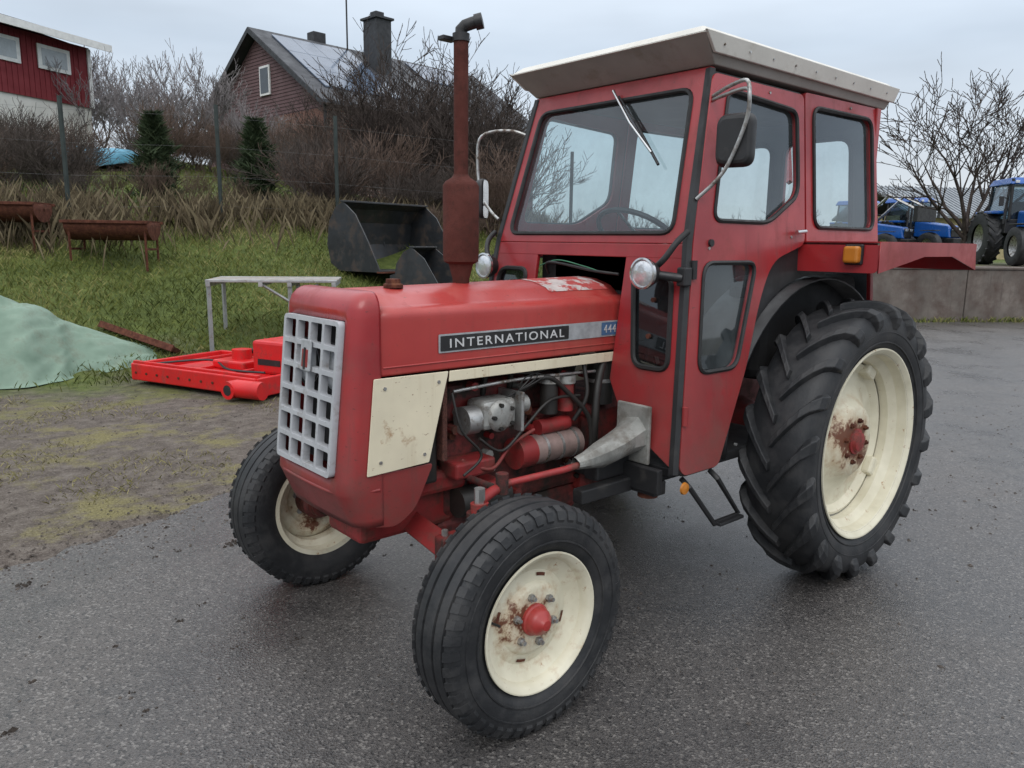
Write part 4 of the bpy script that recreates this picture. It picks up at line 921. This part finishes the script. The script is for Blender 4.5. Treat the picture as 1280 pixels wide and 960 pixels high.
# ------------------------------------------------------------ red rotary mower
MR=mat('bright_red_paint',(.55,.010,.012),.38,.15,4,dirt=(.22,.03,.02),dth=(.52,.75),dscale=7,scratch=(.15,.05,.03)); mw=empty('rotary_mower',(.865,-5.35,0)); mw.rotation_euler=(0,0,math.atan2(.935,-.355))
box('deck',(-.86,.86),(.05,1.15),(.13,.17),MR,mw,.01); box('front_skirt',(-.88,.88),(.0,.05),(.05,.22),MR,mw,.012); box('side_skirt_l',(-.90,-.86),(.02,1.2),(.04,.22),MR,mw,.01); box('side_skirt_r',(.86,.90),(.02,1.2),(.04,.22),MR,mw,.01)
box('back_skirt',(-.88,.88),(1.15,1.2),(.05,.22),MR,mw,.01); box('gearbox_mount',(-.2,.25),(.45,.85),(.17,.26),MR,mw,.02)
cyl('gearbox',(.02,.65,.26),(.02,.65,.36),.10,MR,mw); cyl('drive_shaft',(.02,.70,.33),(.30,1.4,.34),.03,BLACK,mw,k=12)
box('raised_hood',(.38,.84),(.45,1.1),(.17,.50),MR,mw,.03); box('raised_hood_slot',(.46,.76),(.445,.449),(.26,.32),BLACK,mw,0)
for i in range(3): box('deck_rib_%d'%i,(-.7+.5*i,-.66+.5*i),(.06,1.14),(.17,.20),MR,mw,.005)
box('front_rail',(-.88,.88),(.03,.07),(.22,.245),MR,mw,.004)
tube('headstock_a',[(-.25,.95,.17),(.0,1.0,.42),(.25,.95,.17)],.02,MR,mw,k=4)
tube('roller',[(.70,-.05,.12),(1.0,-.02,.12)],.085,MR,mw,k=20)
cyl('skirt_pipe',(.66,-.13,.11),(.66,.0,.11),.085,MR,mw); cyl('skirt_pipe_bore',(.66,-.132,.11),(.66,-.131,.11),.05,BLACK,mw)
tube('chain',[(-.8,.1,.20),(-.3,.5,.24),(.2,.3,.21),(.7,.3,.22)],.012,BLACK,mw,k=5,smooth=6)
for i in range(9): cyl('skirt_bolt_%d'%i,(-.8+.16*i,-.008,.13),(-.8+.16*i,0,.13),.013,RUST,mw,k=8)
# ------------------------------------------------------------ green tarp over a pile
TG=mat('green_tarpaulin',(.13,.21,.15),.5,.2,2.5,bs=9,bstr=.6,col2=(.20,.29,.22),dirt=(.12,.13,.09),dth=(.5,.8)); 
v=[];f=[];n1_,n2_=110,80
A0=np.array([4.6,-7.8]);B0=np.array([.65,-7.20])
for i in range(n1_+1):
    s=i/n1_; base=A0+(B0-A0)*s
    wd=1.40*(1-s)**.55+.05; hh=1.55*(1-s)**.72*(1-.10*s)
    for j in range(n2_+1):
        t=j/n2_*2-1; p=base+np.array([.1,1])*t*wd
        prof=max(0,1-abs(t)**1.35)
        u_=s*7+t*1.2
        fold=abs(noise.noise(Vector((u_*1.3,t*.9,1))))*.22+abs(noise.noise(Vector((u_*3.1+t*2,t*2.2,4))))*.09+noise.noise(Vector((s*30,t*9,7)))*.02
        z=float(terr(p[0],p[1]))*.7+hh*prof-.06+fold*min(1,prof*2.5+.25)*(.5+.5*(1-s))
        v.append((p[0]+.05*math.sin(s*25),p[1]+.07*math.sin(s*21)+.03*math.sin(s*60),max(z,float(terr(p[0],p[1]))+.01)))
for i in range(n1_):
    for j in range(n2_): a=i*(n2_+1)+j; f.append((a,a+1,a+n2_+2,a+n2_+1))
mk('green_tarpaulin',v,f,TG,None,smooth=True)
gr=empty('rusty_grating',(.62,-7.55,.26)); gr.rotation_euler=(rad(-28),rad(12),rad(118))
for i in range(14): box('slat_%d'%i,(-.55+i*.08,-.51+i*.08),(-.2,.2),(-.03,.03),RUST,gr,.004)
for s in (-1,1): box('rail_%d'%s,(-.57,.57),(s*.2-.012,s*.2+.012),(-.045,.035),RUST,gr,.004)
GALV=mat('galvanised_steel',(.34,.35,.35),.5,.2,12,metal=.5,dirt=(.16,.10,.06),dth=(.55,.72)); wbn=empty('steel_workbench',(-.10,-7.22,0)); dv=(-1.25,.78); wbn.rotation_euler=(0,0,math.atan2(dv[1],dv[0]))
L_=1.5; zt=1.02; WOOD=mat('weathered_top',(.27,.22,.18),.7,.3,12)
for s in range(5):
    yv=-.38+s*.19; box('top_slat_%d'%s,(0,L_),(yv-.075,yv+.075),(zt-.03,zt),WOOD if s in (1,3) else GALV,wbn,.004)
for i,xx in enumerate((.03,.62,.95,1.46)):
    for yv in (-.42,.42):
        wx=-.10+math.cos(wbn.rotation_euler[2])*xx-math.sin(wbn.rotation_euler[2])*yv; wy=-7.22+math.sin(wbn.rotation_euler[2])*xx+math.cos(wbn.rotation_euler[2])*yv
        if i in (0,2): tube('leg_%d_%d'%(i,int(yv*10)),[(xx,yv,float(terr(wx,wy))-.08),(xx,yv,zt-.03)],.026,GALV,wbn,k=4)
    box('cross_%d'%i,(xx-.025,xx+.025),(-.46,.46),(zt-.08,zt-.031),GALV,wbn,.003)
tube('brace',[(.62,-.42,zt-.05),(.95,-.42,.76)],.016,GALV,wbn,k=4); tube('brace_b',[(1.28,-.42,zt-.05),(.95,-.42,.76)],.016,GALV,wbn,k=4)
def trough(x,y,rz,L):
    z=float(terr(x,y)); e=empty('rusty_barbecue_trough',(x,y,z)); e.rotation_euler=(0,0,rz)
    v=[];f=[]
    for i,xx in enumerate((-L/2,L/2)):
        for k in range(11):
            a=math.pi+math.pi*k/10; v.append((xx,.30*math.cos(a),.60+.26*math.sin(a)))
    for k in range(10): f.append((k,k+1,12+k,11+k))
    f+= [tuple(range(11)),tuple(range(11,22))]
    o=mk('drum',v,f,RUST,e,smooth=True,auto=40); md=o.modifiers.new('s','SOLIDIFY'); md.thickness=.012
    box('rim_front',(-L/2-.03,L/2+.03),(-.33,-.29),(.58,.62),RUST,e,.004); box('rim_back',(-L/2-.03,L/2+.03),(.29,.33),(.58,.62),RUST,e,.004)
    for i in range(18): xx=-L/2+.03+i*(L-.06)/17; box('grid_%d'%i,(xx-.008,xx+.008),(-.3,.3),(.61,.625),RUST,e,0)
    for sx_ in (-1,1):
        for sy_ in (-1,1): tube('leg_%d_%d'%(sx_,sy_),[(sx_*(L/2-.05),sy_*.24,-.1),(sx_*(L/2-.05),sy_*.24,.58)],.018,RUST,e,k=4)
        box('foot_bar_%d'%sx_,(sx_*(L/2-.05)-.015,sx_*(L/2-.05)+.015),(-.24,.24),(.2,.23),RUST,e,0)
tr=math.atan2(Rt[1],Rt[0])
x,y=at(-.507,11.6); trough(x,y,tr+.1,1.15); x,y=at(-.640,11.5); trough(x,y,tr+.1,1.0)
# black loader buckets lying on the bank
BK=mat('black_bucket_steel',(.022,.024,.027),.42,.4,4,dirt=(.06,.042,.032),dth=(.5,.7))
def bucket(pos,rz,W_,s):
    x,y=pos; z=float(terr(x,y)); e=empty('loader_bucket',(x,y,z-.06)); e.rotation_euler=(0,0,rz); e.scale=(s,s,s)
    sec=[(-.75,0),(.15,.0),(.36,.12),(.44,.42),(.38,.78),(.22,1.0),(.05,1.08)]
    v=[(-W_,a,b_) for a,b_ in sec]+[(W_,a,b_) for a,b_ in sec]; n=len(sec)
    o=mk('shell',v,[(i,i+1,n+i+1,n+i) for i in range(n-1)],BK,e); md=o.modifiers.new('s','SOLIDIFY'); md.thickness=.02
    pl_=[(-.75,0),(.15,0),(.36,.12),(.44,.42),(.38,.78),(.22,1.0),(.05,1.08),(-.22,.88),(-.50,.45)]
    for xx in (-W_,W_): plate('side_%d'%int(xx*10),pl_,[],.025,lambda a,b_,c,xx=xx:Vector((xx+c,a,b_)),BK,e,.003)
    box('top_lip',(-W_-.02,W_+.02),(.0,.10),(1.07,1.10),BK,e,.005); box('cutting_edge',(-W_-.02,W_+.02),(-.84,-.68),(-.012,.012),RUST,e,.003)
    for xx in (-.3,.3): plate('hitch_lug_%d'%int(xx*10),[(.40,.25),(.60,.35),(.60,.55),(.42,.60)],[],.03,lambda a,b_,c,xx=xx:Vector((xx+c,a,b_)),BK,e,.003)
bucket(BKP[0],tr+.95,.95,1.0); bucket(BKP[1],tr+1.15,.42,.80)
# ------------------------------------------------------------ camera
pi,ya,ro=rad(10.37),rad(229),rad(.728)
F=Vector((math.cos(ya)*math.cos(pi),math.sin(ya)*math.cos(pi),-math.sin(pi))); R=Vector((math.sin(ya),-math.cos(ya),0)); U=R.cross(F)
R2=R*math.cos(ro)+U*math.sin(ro); U2=U*math.cos(ro)-R*math.sin(ro)
cd=bpy.data.cameras.new('camera'); cd.sensor_width=36; cd.lens=969.7/1280*36; cd.clip_end=3000; cd.clip_start=.05
co=bpy.data.objects.new('camera',cd); COL.objects.link(co)
M4=Matrix.Identity(4)
for i in range(3): M4[i][0]=R2[i];M4[i][1]=U2[i];M4[i][2]=-F[i]
M4[0][3],M4[1][3],M4[2][3]=3.383,2.352,1.494
co.matrix_world=M4; sc.camera=co
# ------------------------------------------------------------ world + sun
wd=bpy.data.worlds.new('World'); sc.world=wd; wd.use_nodes=True; nt=wd.node_tree; bg=nt.nodes['Background']
sky=nt.nodes.new('ShaderNodeTexSky'); sky.sky_type='NISHITA'; sky.sun_disc=False; sky.sun_elevation=rad(42); sky.sun_rotation=rad(-40)
tc=N(nt,'ShaderNodeTexCoord').outputs['Generated']; sx=N(nt,'ShaderNodeSeparateXYZ'); nt.links.new(tc,sx.inputs[0])
g=ramp(nt,sx.outputs[2],[(0,(.80,.84,.88)),(.22,(.66,.76,.88)),(.55,(1.35,1.42,1.52)),(1,(2.1,2.15,2.2))])
mp=N(nt,'ShaderNodeMapping'); mp.inputs['Scale'].default_value=(1,1,4); nt.links.new(tc,mp.inputs[0])
cl=ramp(nt,noise_node(nt,mp.outputs[0],2.2,4,.55),[(.3,gray(.90)),(.7,gray(1.12))])
g=mixc(nt,1.0,g,cl,'MULTIPLY')
g=mixc(nt,1.0,g,(10,10,10),'MULTIPLY')
fin=mixc(nt,.9,sky.outputs[0],g)
nt.links.new(fin,bg.inputs['Color']); bg.inputs['Strength'].default_value=.1
sd=bpy.data.lights.new('sun','SUN'); sd.energy=.9; sd.angle=rad(30); sd.color=(1,.97,.93); so=bpy.data.objects.new('sun',sd); COL.objects.link(so)
so.rotation_euler=(rad(48),0,rad(130)); 
sc.view_settings.view_transform='Standard'; sc.view_settings.look='None'; sc.view_settings.exposure=0
